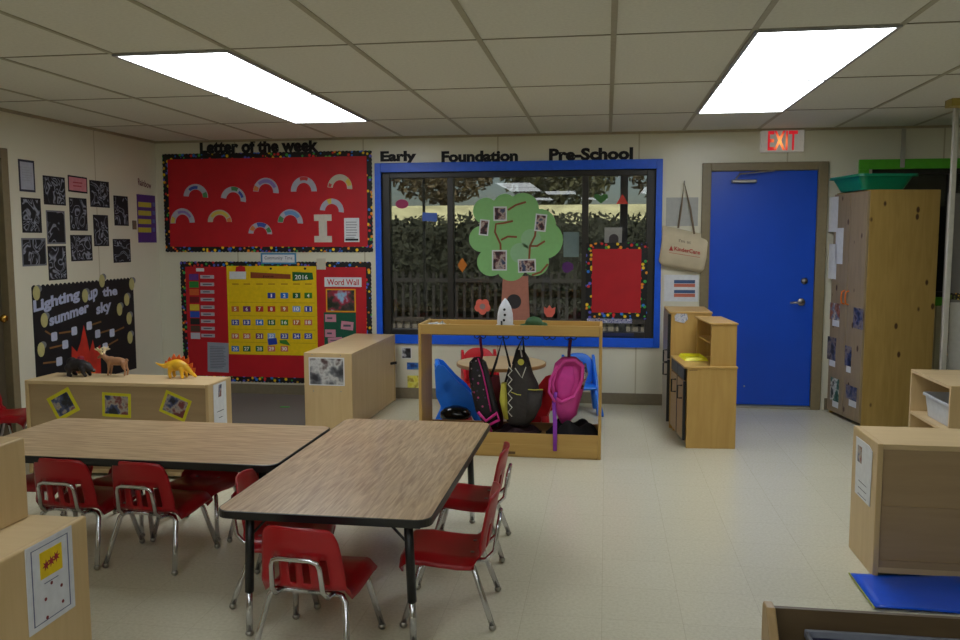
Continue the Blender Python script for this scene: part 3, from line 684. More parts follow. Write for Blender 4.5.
def tub(name, x0, x1, y0, y1, z0, z1, taper, m, lip=.01, th=.004, **k):
    o = rounded(x0+taper, x1-taper, y0+taper, y1-taper, .02, 4); p = rounded(x0, x1, y0, y1, .03, 4); q = rounded(x0-lip, x1+lip, y0-lip, y1+lip, .035, 4)
    n = len(o); vs = [(a, b, z0) for a, b in o]+[(a, b, z1) for a, b in p]+[(a, b, z1+.001) for a, b in q]+[(a, b, z1-.012) for a, b in q]
    fs = [tuple(range(n))]+[(r_*n+k_, r_*n+(k_+1) % n, (r_+1)*n+(k_+1) % n, (r_+1)*n+k_) for r_ in range(3) for k_ in range(n)]
    return build(name, MB().add(vs, fs), m, solid=th, **k)
CLR = mat('clear_plastic', (196, 200, 206), .25); tub('plastic_bin', S0+.03, S0+.33, SY0+.045, SY1-.16, sz+.003, sz+.15, .02, CLR, label='translucent plastic bin inside the small open shelf unit', cat='bin')
# tall pine cupboard, turned a little, with pictures on its doors
ang = math.radians(10.1); org = Vector((1.965, -.66, 0))
t = thing('pine_cupboard', 'tall knotty pine cupboard with a green tray on top', 'cupboard', org, ang)
D, Wd, Z = .565, .535, 1.82      # local: x to the right, y away
L_ = dict(local=True)
build('side_panel', MB().box(.0, Wd, 0, .02, 0, Z), PINE, t, **L_, bevel=.003); build('side_panel', MB().box(0, Wd, D-.02, D, 0, Z), PINE, t, **L_)
build('top_panel', MB().box(0, Wd, .02, D-.02, Z-.02, Z), PINE, t, **L_); build('back_panel', MB().box(Wd-.01, Wd, .02, D-.02, 0, Z-.02), PINE, t, **L_)
build('bottom_panel', MB().box(0, Wd-.01, .02, D-.02, .04, .06), PINE, t, **L_)
for a, b in ((.004, D/2-.004), (D/2+.004, D-.004)):
    dr = build('door', MB().box(-.02, -.001, a, b, .03, Z-.01), PINEL, t, **L_, bevel=.003)
    hy = D/2-.035 if a < .1 else D/2+.035
    build('door_handle', MB().tube([(-.02, hy, .93), (-.045, hy, .94), (-.05, hy, .985), (-.045, hy, 1.03), (-.02, hy, 1.04)], .006, 8), mat('orange_handle', (230, 120, 30), .4), dr, **L_, smooth=True)
build('shelf', MB().box(0, Wd-.01, .02, D-.02, .9, .92), PINE, t, **L_)
WMt = WM[t.name]
FD = Frame(WMt @ Vector((-.02, 0, 0)), -(WMt.to_3x3() @ Vector((0, 1, 0))), (0, 0, 1))
def door_item(px0, py0, px1, py1, name, label, m, group, cap=False):
    a0, b1 = FD.px(px0, py0); a1, b0 = FD.px(px1, py1)
    b1 = (FD.px(px0, py0)[1]+FD.px(px1, py0)[1])/2; b0 = (FD.px(px0, py1)[1]+FD.px(px1, py1)[1])/2
    t2 = thing(name, label, 'picture' if cap else 'paper', FD.p(a0, b0, .001), 0, group)
    build('print' if cap else 'sheet', MB().poly(FD, [(a0, b0), (a1, b0), (a1, b1), (a0, b1)], .001, .0025), m, t2)
    if cap: build('caption', MB().poly(FD, [(a0+(a1-a0)*.3, b0-.05), (a1, b0-.05), (a1, b0), (a0+(a1-a0)*.3, b0)], .001, .0025), PAPER, t2)
g = 'pictures taped to the cupboard doors'
dp = [blotch('photo_a', [(90, 30, 30), (150, 90, 60), (90, 110, 140), (200, 190, 170)], 14), blotch('photo_b', [(30, 32, 44), (70, 80, 110), (130, 120, 120), (60, 50, 70)], 14), blotch('photo_c', [(20, 60, 40), (60, 110, 90), (220, 220, 210), (40, 50, 40)], 12)]
for i, (b, l) in enumerate((((830.5, 303, 839.5, 320), 'reddish captioned picture on the far cupboard door, highest of three'), ((828, 337, 835.5, 360), 'grey-blue captioned picture on the far cupboard door, middle of three'),
        ((831, 378, 838.5, 401), 'green captioned picture on the far cupboard door, lowest of three'), ((854, 308, 863, 329), 'dark picture on the near cupboard door, highest of three'),
        ((845.5, 346, 851, 366), 'purplish captioned picture on the near cupboard door, middle of three'), ((846.5, 386, 856.5, 400), 'bluish captioned picture on the near cupboard door, lowest of three'))):
    door_item(*b, 'door_picture', l, dp[(0, 1, 2, 1, 1, 1)[i]], g, i != 3)
for b, l in (((829.8, 197, 837.5, 232), 'white paper sheet high on the far cupboard door, topmost of three'), ((836.5, 228, 842.5, 264), 'white paper sheet on the far cupboard door, the one nearest the door gap'), ((829.6, 244, 836, 279), 'white paper sheet on the far cupboard door, lowest of three')):
    door_item(*b, 'paper_sheet', l, PAPER, 'papers on the cupboard door')
# green tray on the cupboard
t = tub('green_tray', 0, 1, 0, 1, 0, 1, .1, mat('green_plastic', (10, 128, 92), .35), label='dark green plastic tray lying on top of the pine cupboard', cat='tray')
bpy.data.objects.remove(t)
c0 = WMt @ Vector((-.10, .02, Z)); 
mb = MB()
o = rounded(-.03, .29, .06, .46, .04, 4); p = rounded(-.085, .345, .0, .51, .05, 4); q = rounded(-.10, .365, -.02, .53, .05, 4); n = len(o)
M_ = WMt
vs = [M_ @ Vector((a, b, Z+.003)) for a, b in o]+[M_ @ Vector((a, b, Z+.115)) for a, b in p]+[M_ @ Vector((a, b, Z+.117)) for a, b in q]+[M_ @ Vector((a, b, Z+.10)) for a, b in q]
fs = [tuple(range(n))]+[(r_*n+k_, r_*n+(k_+1) % n, (r_+1)*n+(k_+1) % n, (r_+1)*n+k_) for r_ in range(3) for k_ in range(n)]
build('green_tray', MB().add(vs, fs), mat('green_plastic', (10, 128, 92), .35), solid=.004, label='dark green plastic tray lying on top of the pine cupboard', cat='tray')
# post, partition board with bordered paper, ceiling bracket
px_ = at(952, 110, z=H); 
t = thing('partition_post', 'slim white post from the ceiling to the floor beside the pine cupboard', 'post', (2.31, -1.25, 0))
build('post', MB().box(2.296, 2.328, -1.27, -1.238, 0, H-.02), mat('white_post', (176, 174, 164), .4), t, bevel=.003)
build('ceiling_bracket', MB().box(2.22, 2.46, -1.42, -1.30, H-.05, H-.001).box(2.27, 2.36, -1.30, -1.22, H-.02, H-.001), mat('mustard_bracket', (170, 150, 70), .5), t, bevel=.004)
t = thing('partition_board', 'grey partition board with a bordered white panel beside the white post', 'board', (2.8, -1.20, 0))
zb = at(950, 294, y=-1.24).z
build('panel', MB().box(2.312, 3.4, -1.199, -1.179, .05, 1.76), mat('grey_partition', (112, 110, 108), .35), t)
FP = Frame((0, -1.20, 0), (1, 0, 0), (0, 0, 1))
build('white_paper', MB().poly(FP, [(2.335, .1), (3.38, .1), (3.38, zb-.06), (2.335, zb-.06)], .001, .003), mat('board_white', (190, 190, 186), .5), t)
def scallop_strip(fr, a0, b0, a1, b1, w, d, step=.035, amp=.006):
    """a closed frame of border strip with a wavy outer and inner edge"""
    def side(p, q, inward):
        L = (Vector(q)-Vector(p)).length; n = max(2, int(L/step*4)); out = []
        ux, uy = (q[0]-p[0])/L, (q[1]-p[1])/L; nx, ny = -uy, ux
        for i in range(n+1):
            s = L*i/n; am = amp*abs(math.sin(PI*s/step)); out.append(((p[0]+ux*s-nx*am, p[1]+uy*s-ny*am), (p[0]+ux*s+nx*(w+am*0), p[1]+uy*s+ny*(w))))
        return out
    mb = MB()
    cs = [(a0, b0), (a1, b0), (a1, b1), (a0, b1)]
    for i in range(4):
        s = side(cs[i], cs[(i+1) % 4], 1); vs = []; 
        dd = d+.0004*(i % 2)
        for o, q in s: vs += [fr.p(o[0], o[1], dd), fr.p(q[0], q[1], dd), fr.p(o[0], o[1], dd+.0015), fr.p(q[0], q[1], dd+.0015)]
        fs = []
        for k in range(len(s)-1):
            a = k*4; b = a+4; fs += [(a+2, b+2, b+3, a+3), (a, a+1, b+1, b), (a, b, b+2, a+2), (a+1, a+3, b+3, b+1)]
        mb.add(vs, fs)
    return mb
build('border', scallop_strip(FP, 2.314, .08, 3.39, zb, .04, .004), starry('autumn_border', (30, 24, 16), [(200,140,30), (180,50,30), (90,110,40), (230,200,60)], 46), t)
# conduit above the second window
a, b = BK.px(903, 128); build('wall_conduit', MB().box(a-.018, a+.018, -.03, -.023, 2.03, H-.025), mat('white_post', (176, 174, 164), .4), label='narrow white conduit running down to the green window trim', cat='pipe', bevel=.003)

# ------------------------------------------------------------------ play kitchen
K0, K1, KY0, KY1, KZ = .545, .895, -1.50, -.93, .575
t = thing('play_kitchen_sink', 'honey-coloured wooden play sink unit with raised hutch, in front of the blue door', 'play kitchen')
WM[t.name] = Matrix.Translation((.72, -1.2, 0)); t.location = (.72, -1.2, 0)
build('side_panel', MB().box(K0+.012, K1, KY0, KY0+.02, 0, KZ-.014), BIRCHZ, t, bevel=.003); build('side_panel', MB().box(K0+.012, K1, KY1-.02, KY1, 0, KZ-.014), BIRCHZ, t)
build('counter', MB().box(K0-.01, K1+.005, KY0-.006, KY1, KZ-.014, KZ), BIRCH, t, bevel=.003)
build('back_panel', MB().box(K1-.012, K1, KY0+.02, KY1-.02, 0, KZ-.014), BIRCHZ, t); build('bottom_panel', MB().box(K0+.012, K1-.012, KY0+.02, KY1-.02, .03, .05), BIRCH, t)
WHD = mat('white_play_door', (168, 160, 150), .4)
for a, b in ((KY0+.03, -1.225), (-1.215, KY1-.01)):
    dr = build('door', MB().box(K0-.008, K0+.006, a, b, .05, KZ-.11), mat('tan_play_door', (170, 140, 96), .45), t, bevel=.003)
    build('door_handle', MB().tube([(K0-.008, a+.05, .43), (K0-.04, a+.05, .43), (K0-.04, a+.05, .34), (K0-.008, a+.05, .34)], .006, 8), BLKM, dr, smooth=True)
    build('door_edge', MB().box(K0-.010, K0+.008, a-.008, a+.012, .05, KZ-.11), BLKM, dr)
    build('control_panel', MB().box(K0-.006, K0+.006, a, b, KZ-.10, KZ-.02), BLKM, t)
build('sink_basin', MB().add([(.60, -1.22, KZ+.001), (.74, -1.22, KZ+.001), (.74, -.98, KZ+.001), (.60, -.98, KZ+.001), (.585, -1.235, KZ+.001), (.755, -1.235, KZ+.001), (.755, -.965, KZ+.001), (.585, -.965, KZ+.001),
      (.60, -1.22, KZ+.022), (.74, -1.22, KZ+.022), (.74, -.98, KZ+.022), (.60, -.98, KZ+.022)],
      [(0,1,2,3), (4,5,9,8), (5,6,10,9), (6,7,11,10), (7,4,8,11), (8,9,1,0), (9,10,2,1), (10,11,3,2), (11,8,0,3)]), mat('yellow_play_plastic', (226, 220, 40), .4), t)
HX0 = .72; hz = .875
build('hutch_side', MB().box(HX0, K1-.002, -1.47, -1.452, KZ, hz-.012), BIRCHZ, t); build('hutch_side', MB().box(HX0, K1-.002, -.97, -.952, KZ, hz-.012), BIRCHZ, t)
build('hutch_back', MB().box(K1-.012, K1-.002, -1.452, -.97, KZ, hz-.012), BIRCHZ, t); build('hutch_top', MB().box(HX0-.015, K1+.006, -1.48, -.945, hz-.012, hz), BIRCH, t, bevel=.003)
build('hutch_shelf', MB().box(HX0+.01, K1-.012, -1.452, -.97, .72, .732), BIRCH, t)
q = at(688, 369.5, y=KY0)
build('maker_mark', MB().box(q.x, q.x+.055, KY0-.001, KY0+.001, q.z-.004, q.z), mat('brown_print', (120, 90, 50), .6), t)
t.rotation_euler.z = math.radians(5); t.location = (.70, -1.215, 0)
t = thing('play_fridge', 'taller honey-coloured wooden play fridge with black door edges behind the play sink', 'play kitchen', (.66, -.63, 0))
K0, K1, KY0, KY1, KZ = .50, .815, -.90, -.36, .90
build('side_panel', MB().box(K0+.014, K1, KY0, KY0+.02, 0, KZ-.014), BIRCHZ, t, bevel=.003); build('side_panel', MB().box(K0+.014, K1, KY1-.02, KY1, 0, KZ-.014), BIRCHZ, t)
build('top_panel', MB().box(K0-.004, K1+.005, KY0-.005, KY1+.005, KZ-.014, KZ), BIRCH, t, bevel=.003); build('back_panel', MB().box(K1-.012, K1, KY0+.02, KY1-.02, 0, KZ-.014), BIRCHZ, t)
build('bottom_panel', MB().box(K0+.014, K1-.012, KY0+.02, KY1-.02, .03, .05), BIRCH, t)
for z0_, z1_ in ((.05, .53), (.54, .88)):
    dr = build('door', MB().box(K0-.006, K0+.012, KY0+.004, KY1-.004, z0_, z1_), mat('grey_play_door', (160, 150, 136), .4), t, bevel=.003)
    build('door_edge', MB().box(K0-.009, K0+.013, KY0+.002, KY0+.022, z0_, z1_), BLKM, dr)
    zz = .50 if z0_ < .1 else .60
    build('door_handle', MB().tube([(K0-.006, KY0+.05, zz), (K0-.035, KY0+.05, zz), (K0-.035, KY0+.05, zz-.09), (K0-.006, KY0+.05, zz-.09)], .006, 8), BLKM, dr, smooth=True)
t.location.x -= .02
FK = Frame((0, KY0-.001, 0), (1, 0, 0), (0, 0, 1))
pts = [FK.px(*p) for p in ((675, 321), (684, 323), (688, 319), (687, 313.5), (678, 312.5), (674.5, 316))]
build('sticker', MB().poly(FK, pts, .001, .0025), blotch('sticker_print', [(170, 170, 180), (210, 210, 215), (120, 130, 170)], 60), label='torn pale sticker on the near side of the play fridge', cat='sticker')

# ------------------------------------------------------------------ coat cubby
CX0, CX1, CY0, CY1, CZ = -1.245, -.02, -1.93, -1.57, .888
t = thing('coat_locker', 'low honey birch coat locker with tray top and base, bags hanging from its hooks', 'coat rack', ((CX0+CX1)/2, -1.75, 0))
build('end_panel', MB().box(CX0, CX0+.02, CY0, CY1, 0, CZ), BIRCHZ, t, bevel=.005); build('end_panel', MB().box(CX1-.02, CX1, CY0, CY1, 0, CZ), BIRCHZ, t, bevel=.005)
build('top_rail', MB().box(CX0+.02, CX1-.02, CY0+.002, CY0+.016, CZ-.07, CZ-.002), BIRCH, t, bevel=.003); build('top_rail', MB().box(CX0+.02, CX1-.02, CY1-.016, CY1-.002, CZ-.07, CZ-.002), BIRCH, t, bevel=.003)
build('top_tray_floor', MB().box(CX0+.02, CX1-.02, CY0+.016, CY1-.016, CZ-.068, CZ-.052), BIRCH, t)
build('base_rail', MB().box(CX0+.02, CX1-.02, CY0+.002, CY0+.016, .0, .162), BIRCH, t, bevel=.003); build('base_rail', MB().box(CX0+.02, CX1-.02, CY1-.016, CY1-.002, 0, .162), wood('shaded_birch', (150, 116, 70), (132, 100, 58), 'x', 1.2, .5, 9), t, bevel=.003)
build('base_trim', MB().box(CX0+.02, CX1-.02, CY0-.003, CY0+.002, 0.01, .088), BIRCH, t, bevel=.002)
build('base_tray_floor', MB().box(CX0+.02, CX1-.02, CY0+.016, CY1-.016, .085, .10), BIRCH, t)
q = at(510, 452.5, y=CY0); build('carved_mark', MB().box(q.x-.036, q.x+.036, CY0-.005, CY0-.0028, q.z-.009, q.z+.009), mat('burnt_mark', (90, 64, 30), .6), t)
hooks = [480, 503, 523, 549.5, 570.5]
HY = -1.75; hkx = []
for hxp in hooks:
    x = at(hxp, 342, y=HY).x; hkx.append(x); z = CZ-.07
    mb = MB().tube([(x, HY, z+.004), (x, HY, z-.035)], .004, 6)
    for s in (-1, 1): mb.tube([(x, HY, z-.03), (x+s*.02, HY, z-.045), (x+s*.036, HY, z-.038), (x+s*.04, HY, z-.022)], .0038, 6)
    build('coat_hook', mb, BLKM, t, smooth=True)
# clear wrap on the left end of the top
q0 = at(424, 326, y=CY0+.05)
rnd = random.Random(3); vs = []
for k in range(9):
    for j in range(5): vs.append((CX0+.025+.018*k, CY0+.03+.06*j, CZ-.045+rnd.uniform(0, .045)))
fs = [(k*5+j, (k+1)*5+j, (k+1)*5+j+1, k*5+j+1) for k in range(8) for j in range(4)]
build('plastic_wrap', MB().add(vs, fs), mat('clear_wrap', (196, 196, 190), .2), solid=.002, label='crumpled clear plastic wrap on the left end of the coat locker', cat='plastic bag')
# rocket
rx = at(505, 328, y=-1.86); z0_ = CZ-.051
t = thing('toy_rocket', 'small white toy rocket with black portholes standing on the coat locker', 'toy', (rx.x, -1.85, z0_))
build('body', MB().lathe([(.040, 0), (.050, .02), (.054, .065), (.051, .12), (.040, .165), (.021, .20), (.004, .222)], (rx.x, -1.85, z0_), 20), mat('toy_white', (210, 214, 222), .35), t, smooth=True)
mb = MB()
for dz, dx in ((.15, 0), (.115, .004), (.08, -.002)): mb.lathe([(.0085, 0), (.0085, -.006)], (rx.x+dx, -1.85-(.042 if dz > .14 else .050), z0_+dz), 12, 'y')
build('porthole', mb, BLACK, t)
mb = MB()
for s in (-1, 1): mb.box(rx.x+s*.055-.004, rx.x+s*.055+.004, -1.87, -1.83, z0_, z0_+.045)
build('fin', mb, mat('toy_white', (210, 214, 222), .35), t); build('hatch', MB().box(rx.x-.024, rx.x-.012, -1.906, -1.898, z0_+.035, z0_+.075), mat('hatch_grey', (60, 64, 76), .5), t)
# green rumpled toy (alligator) and dark ball behind the rocket
gxp = at(534, 326, y=-1.72)
mb = MB().ell((gxp.x, -1.72, CZ-.005), (.062, .035, .045)).ell((gxp.x+.065, -1.72, CZ-.02), (.03, .024, .022)).ell((gxp.x-.065, -1.72, CZ-.028), (.04, .018, .018))
for k in range(5): mb.ell((gxp.x-.04+.02*k, -1.72, CZ+.034-.006*abs(k-2)), (.007, .006, .008), 6, 4)
build('toy_turtle', mb, mat('toy_green', (50, 92, 56), .6), remesh=.004, label='small dark green toy lying on the coat locker right of the rocket', cat='toy')
# ---- bags
def hang(x, z, w=.03): return [(x, HY, z)]
DK = mat('black_nylon', (26, 24, 30), .6, var=.2, scale=60); PK = mat('magenta_nylon', (206, 40, 140), .5); GR = mat('charcoal_canvas', (54, 50, 50), .75, var=.15, scale=50)
dots = starry('floral_print', (22, 20, 26), [(190, 70, 130), (150, 140, 150), (120, 60, 110), (60, 50, 80)], 34, .22)
Z0 = CZ-.07-.045
x1 = hkx[0]; c = lambda px, py, y=HY: tuple(at(px, py, y=y))
t = thing('backpack', 'narrow black flowered backpack with pink piping, leftmost bag on the coat locker', 'backpack', c(488, 428))
secs = []
for (xl, xr, py, dpt) in ((474, 480, 357, .02), (469.5, 486, 362, .05), (469, 490, 375, .07), (472, 494, 392, .08), (476, 499, 410, .085), (482, 500, 420, .075), (486, 498, 426, .04)):
    a_, b_ = at(xl, py, y=HY), at(xr, py, y=HY); m_ = (a_+b_)/2; secs.append((m_, (b_-a_)/2, Vector((0, dpt, 0))))
build('body', MB().loft(secs), dots, t, smooth=True)
build('piping', MB().tube([c(478, 358, HY-.06), c(482.5, 372, HY-.085), c(487, 392, HY-.095), c(491, 412, HY-.095)], .005, 6), PK, t, smooth=True)
build('side_panel', MB().loft([(at(484, 362, y=HY-.045), Vector((.012, 0, 0)), Vector((0, .03, 0))), (at(489, 385, y=HY-.06), Vector((.02, 0, 0)), Vector((0, .03, 0))), (at(495, 410, y=HY-.06), Vector((.02, 0, 0)), Vector((0, .03, 0))), (at(497, 420, y=HY-.05), Vector((.01, 0, 0)), Vector((0, .02, 0)))]), DK, t, smooth=True)
build('carry_loop', MB().tube([(x1, HY, Z0+.004), c(482, 354), c(481, 361)], .010, 8), mat('maroon_strap', (130, 26, 60), .6), t, smooth=True)
build('strap', MB().tube([c(478, 412, HY-.10), c(486, 421, HY-.11), c(497, 413, HY-.11), c(499, 420, HY-.11), c(489, 425, HY-.10), c(492, 434, HY-.10)], .011, 8), PK, t, smooth=True)
# black shoulder bag strap
t = thing('shoulder_bag', 'dark red shoulder bag on long black straps between the backpack and the grey tote', 'bag', c(495, 425))
secs = [(at(492+i*.6, py, y=HY+.05), Vector((w_, 0, 0)), Vector((0, .05, 0))) for i, (py, w_) in enumerate(((376, .05), (390, .062), (408, .07), (424, .066), (428, .05)))]
build('body', MB().loft(secs), mat('dark_red_fabric', (96, 14, 30), .7), t, smooth=True)
build('strap', MB().tube([c(490, 380, HY+.02), c(496, 362, HY+.0), (hkx[1], HY, Z0+.01), c(510, 366, HY), c(505, 384, HY+.02)], .009, 8), DK, t, smooth=True)
t = thing('tote_bag', 'grey tote bag with yellow-green piping and laced side, in the middle of the coat locker', 'bag', c(522, 425))
secs = []
for (xl, xr, py, dpt) in ((516, 524, 350, .012), (514, 529, 358, .02), (512, 531, 366, .05), (509, 533, 374, .075), (507, 538, 384, .085), (506, 540, 395, .09), (505, 538, 408, .09), (507, 533, 420, .085), (510, 529, 424, .06)):
    a_, b_ = at(xl, py, y=HY), at(xr, py, y=HY); secs.append(((a_+b_)/2, (b_-a_)/2, Vector((0, dpt, 0))))
build('body', MB().loft(secs, e=3), GR, t, smooth=True)
build('strap', MB().tube([c(513, 364, HY-.05), c(517, 350, HY-.02), (hkx[2], HY, Z0+.012), c(524, 352, HY-.02), c(530, 366, HY-.05)], .008, 8), DK, t, smooth=True)
build('handle_tab', MB().tube([c(520, 346, HY-.05), c(521, 352, HY-.055), c(522, 357, HY-.055)], .006, 6), mat('silver_grey', (170, 170, 170), .4), t)
YG = mat('lime_piping', (196, 190, 74), .5)
build('pocket', MB().loft([(at(535, 391, y=HY-.07), Vector((.055, 0, 0)), Vector((0, .03, 0))), (at(534, 405, y=HY-.075), Vector((.05, 0, 0)), Vector((0, .035, 0))), (at(530, 419, y=HY-.07), Vector((.03, 0, 0)), Vector((0, .025, 0)))]), GR, t, smooth=True)
build('piping', MB().tube([c(528, 389.5, HY-.105), c(535, 390, HY-.108), c(543, 389.5, HY-.10)], .0035, 6).tube([c(511, 392, HY-.1), c(517, 394.5, HY-.1), c(521, 395, HY-.1)], .003, 6), YG, t)
build('side_pocket', MB().loft([(at(504, 383, y=HY-.03), Vector((.018, 0, 0)), Vector((0, .05, 0))), (at(504, 400, y=HY-.03), Vector((.03, 0, 0)), Vector((0, .06, 0))), (at(507, 418, y=HY-.03), Vector((.02, 0, 0)), Vector((0, .05, 0)))]), YG, t, smooth=True)
zz = []
for k in range(12): zz.append(c(508+(4 if k % 2 else 0), 366+k*4.6, HY-.105))
build('lacing', MB().tube(zz, .004, 6).tube([c(515, 368, HY-.10), c(519, 374, HY-.11), c(522, 378, HY-.11), c(526, 367, HY-.10)], .0035, 6), mat('white_lace', (190, 190, 180), .6), t)
mb = MB().lathe([(.02, 0), (.022, -.004), (.018, -.008)], tuple(at(521, 362, y=HY-.075)), 14, 'y'); build('badge', mb, YG, t)
t = thing('backpack', 'open pink backpack with a purple strap, rightmost bag on the coat locker', 'backpack', c(567, 450))
PKB = mat('pink_nylon', (222, 72, 164), .5, var=.1, scale=12); PKI = mat('pink_lining', (214, 60, 158), .55)
# body: an open shell - outer half and lining
secs = []
for (xl, xr, py, dpt) in ((562, 576, 357, .03), (555, 583, 363, .07), (552, 585, 375, .085), (552, 584, 388, .09), (554, 580, 402, .085), (557, 577, 414, .06), (561, 568, 423, .02)):
    a_, b_ = at(xl, py, y=HY), at(xr, py, y=HY); secs.append(((a_+b_)/2, (b_-a_)/2, Vector((0, dpt, 0))))
build('body', MB().loft(secs), PKB, t, smooth=True)
build('lining', MB().loft([(at(568, 366, y=HY-.072), Vector((.035, 0, 0)), Vector((0, .012, 0))), (at(566, 380, y=HY-.082), Vector((.062, 0, 0)), Vector((0, .014, 0))), (at(564, 394, y=HY-.082), Vector((.05, 0, 0)), Vector((0, .014, 0))), (at(560, 404, y=HY-.078), Vector((.01, 0, 0)), Vector((0, .01, 0)))]), PKI, t, smooth=True)
build('rim', MB().tube([c(555, 398, HY-.09), c(552, 384, HY-.09), c(556, 370, HY-.09), c(564, 361, HY-.09), c(575, 360, HY-.09), c(583, 366, HY-.085), c(582, 380, HY-.09), c(575, 396, HY-.095), c(562, 402, HY-.1), c(555, 398, HY-.09)], .012, 8, False), PKB, t, smooth=True)
build('side_print', MB().loft([(at(585, 364, y=HY-.03), Vector((.008, 0, 0)), Vector((0, .03, 0))), (at(585.5, 374, y=HY-.04), Vector((.018, 0, 0)), Vector((0, .05, 0))), (at(582, 388, y=HY-.04), Vector((.010, 0, 0)), Vector((0, .04, 0)))]), blotch('bag_print', [(30, 28, 40), (150, 50, 40), (210, 210, 210), (60, 90, 120)], 30), t, smooth=True)
build('carry_loop', MB().tube([(hkx[4], HY, Z0+.004), c(569, 352), c(569, 360)], .011, 8), mat('plum_strap', (90, 30, 60), .6), t, smooth=True)
PU = mat('purple_strap', (134, 44, 170), .5)
build('strap', MB().loft([(at(556, 392, y=HY-.11), Vector((.012, 0, 0)), Vector((0, .004, 0))), (at(554, 402, y=HY-.115), Vector((.012, 0, 0)), Vector((0, .004, 0))), (at(555, 422, y=-1.9), Vector((.014, 0, 0)), Vector((0, .004, 0))), (at(555, 432, y=-1.942), Vector((.014, 0, 0)), Vector((0, .004, 0))), (at(555, 451, y=-1.945), Vector((.013, 0, 0)), Vector((0, .004, 0)))]), PU, t, smooth=True)
build('side_strap', MB().tube([c(557, 366, HY-.1), c(550, 380, HY-.11), c(549, 392, HY-.12), c(555, 402, HY-.12)], .009, 8), PKB, t, smooth=True)
# black cloth heap in the base tray
def heap(name, x0, x1, y0, y1, z0, hgt, m, seed, n=22, **k):
    rnd = random.Random(seed); ph = [rnd.uniform(0, 6) for _ in range(8)]; vs = []; fs = []
    for j in range(n+1):
        for i in range(n+1):
            u, v = 2*i/n-1, 2*j/n-1; r2_ = min(1, u*u*.8+v*v*.6); x = x0+(x1-x0)*i/n; y = y0+(y1-y0)*j/n
            z = z0+hgt*(1-r2_)**.7*(.6+.2*math.sin(ph[0]+u*6+v*2)+.2*math.sin(ph[1]+u*3-v*7))+.004
            vs.append((x, y, z))
    for j in range(n):
        for i in range(n): a = j*(n+1)+i; fs.append((a, a+1, a+n+2, a+n+1))
    return build(name, MB().add(vs, fs), m, smooth=True, solid=.006, **k)
xa, xb = at(546, 436, y=HY).x, at(599, 436, y=HY).x
heap('black_jacket', xa, xb-.005, CY0+.03, CY1-.03, .103, .15, mat('black_cloth', (16, 16, 20), .9), 5, label='crumpled black jacket in the base of the coat locker, below the pink backpack', cat='clothing')
xa, xb = at(492, 436, y=HY).x, at(540, 436, y=HY).x
heap('dark_cloth', xa, xb, CY0+.05, CY1-.03, .103, .09, mat('maroon_cloth', (40, 16, 26), .9), 9, label='dark maroon cloth in the base of the coat locker, below the grey tote', cat='clothing')

